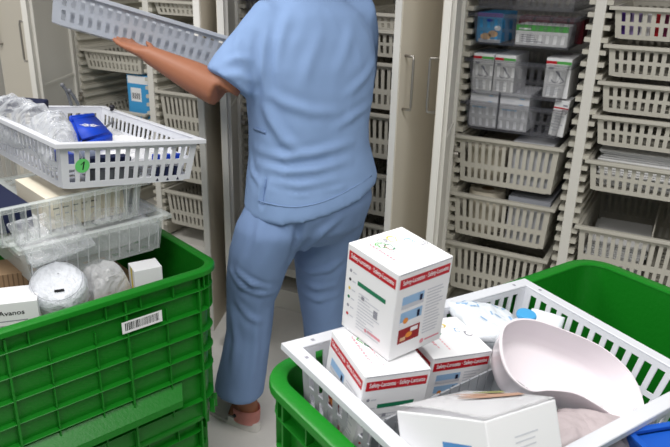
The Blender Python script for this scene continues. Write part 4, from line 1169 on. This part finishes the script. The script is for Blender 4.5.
# clogs
M_clog = mat('clog_white', (222, 218, 214), .45, .35); M_pink = mat('clog_pink', (238, 170, 160), .5, .3)
def clog(an_, td, lab):
    lat = Vector((-td.y, td.x, 0))
    def Q(f, l, z): return Vector((an_.x, an_.y, 0))+td*f+lat*l+UP*z
    outl = []
    for k in range(36):
        a = 2*PI*k/36; x = math.cos(a); y = math.sin(a)
        wv = .041+.009*x
        outl.append((.075+.137*math.copysign(abs(x)**.85, x), wv*math.copysign(abs(y)**.75, y)))
    so_ = MB(); so_.loft([[Q(f, l, 0.001) for f, l in outl], [Q(f*1.0, l*1.03, .012) for f, l in outl], [Q(f, l*1.0, .036) for f, l in outl]], M_clog)
    sole = obj('sole', so_, PO, autos=40)
    up = MB(); rg = []
    for f, w, h in ((.05, .043, .062), (.07, .046, .072), (.10, .049, .070), (.14, .049, .058), (.18, .043, .045), (.205, .028, .032), (.211, .012, .022)):
        rg.append([Q(f, w*math.cos(a), .02+(h)*max(0, math.sin(a))*1.0) for a in [PI*k/14 for k in range(15)]])
    up.loft(rg, M_clog, cap=False, closed=False); bmesh.ops.solidify(up.bm, geom=list(up.bm.faces), thickness=.003)
    obj('clog_upper', up, PO, smooth=True)
    hl = MB(); rg = []
    for z, gr in ((.03, 0), (.05, .001), (.072, .003), (.085, .002)):
        rg.append([Q(.005-(.060+gr)*math.cos(a)*1.0+.0, (.041+gr)*math.sin(a), z) for a in [R_(-105+210*k/20) for k in range(21)]])
    hl.loft(rg, M_pink, cap=False, closed=False); bmesh.ops.solidify(hl.bm, geom=list(hl.bm.faces), thickness=.004)
    ho = obj('heel_strap', hl, PO, smooth=True)
    for sg in (-1, 1):
        rv_ = MB(); rv_.cyl(Q(.012, sg*.040, .058), Q(.012, sg*.049, .058), .0065, M_dark, 12); obj('rivet', rv_, PO)
clog(anL, toe, ''); clog(anR, Vector((-.8, .6, 0)).normalized(), '')

# ------------------------------------------------------------------ the lifted tray
HB = at_d(144, 47.5, 2.25)
MH = Matrix.Translation(HB) @ (Matrix.Rotation(R_(41), 4, 'Z') @ Matrix.Rotation(R_(16.5), 4, 'Y') @ Matrix.Rotation(R_(-8), 4, 'X')) @ Matrix.Translation((0, .185, 0))
basket('frosted grey slotted tray lifted and tilted in the raised hand', MH, .6, .4, .105, M_held, ISO100, name='slotted_tray', cat='tray', rim_w=.014)
cartonM = MH @ Matrix.Translation((-.2, -.165, .003))
t = thing('foam_insert', 'pale insert strip inside the lifted tray, showing behind its slots', 'insert', MH @ Matrix.Translation((0, .02, .003)))
mb = MB(); mb.boxr(-.24, .265, -.168, .14, 0, .078, mat('pale_foam', (200, 204, 212), .8, .1)); obj('insert_body', mb, t)

# ------------------------------------------------------------------ light
w = bpy.data.worlds.new('world'); SC.world = w; w.use_nodes = True
w.node_tree.nodes['Background'].inputs['Color'].default_value = (.86, .93, 1.0, 1)
w.node_tree.nodes['Background'].inputs['Strength'].default_value = .22
def area(name, loc, size, power, col=(1, .98, .95), rot=(0, 0, 0)):
    l = bpy.data.lights.new(name, 'AREA'); l.shape = 'RECTANGLE'; l.size, l.size_y = size; l.energy = power; l.color = col
    o = bpy.data.objects.new(name, l); COL.objects.link(o); o.location = loc; o.rotation_euler = rot
area('ceiling_light', (-.5, .5, 2.75), (1.3, .6), 27)
area('ceiling_light', (-2.2, .9, 2.75), (1.3, .6), 34)
area('ceiling_light', (.9, .7, 2.75), (1.3, .6), 24)
area('ceiling_light', (-.6, -1.1, 2.75), (1.3, .6), 30)
SC.view_settings.view_transform = 'Standard'; SC.view_settings.look = 'None'; SC.view_settings.gamma = 1; SC.view_settings.exposure = 0.0
try: SC.view_settings.use_curve_mapping = False
except Exception: pass
SC.cycles.transparent_max_bounces = 24
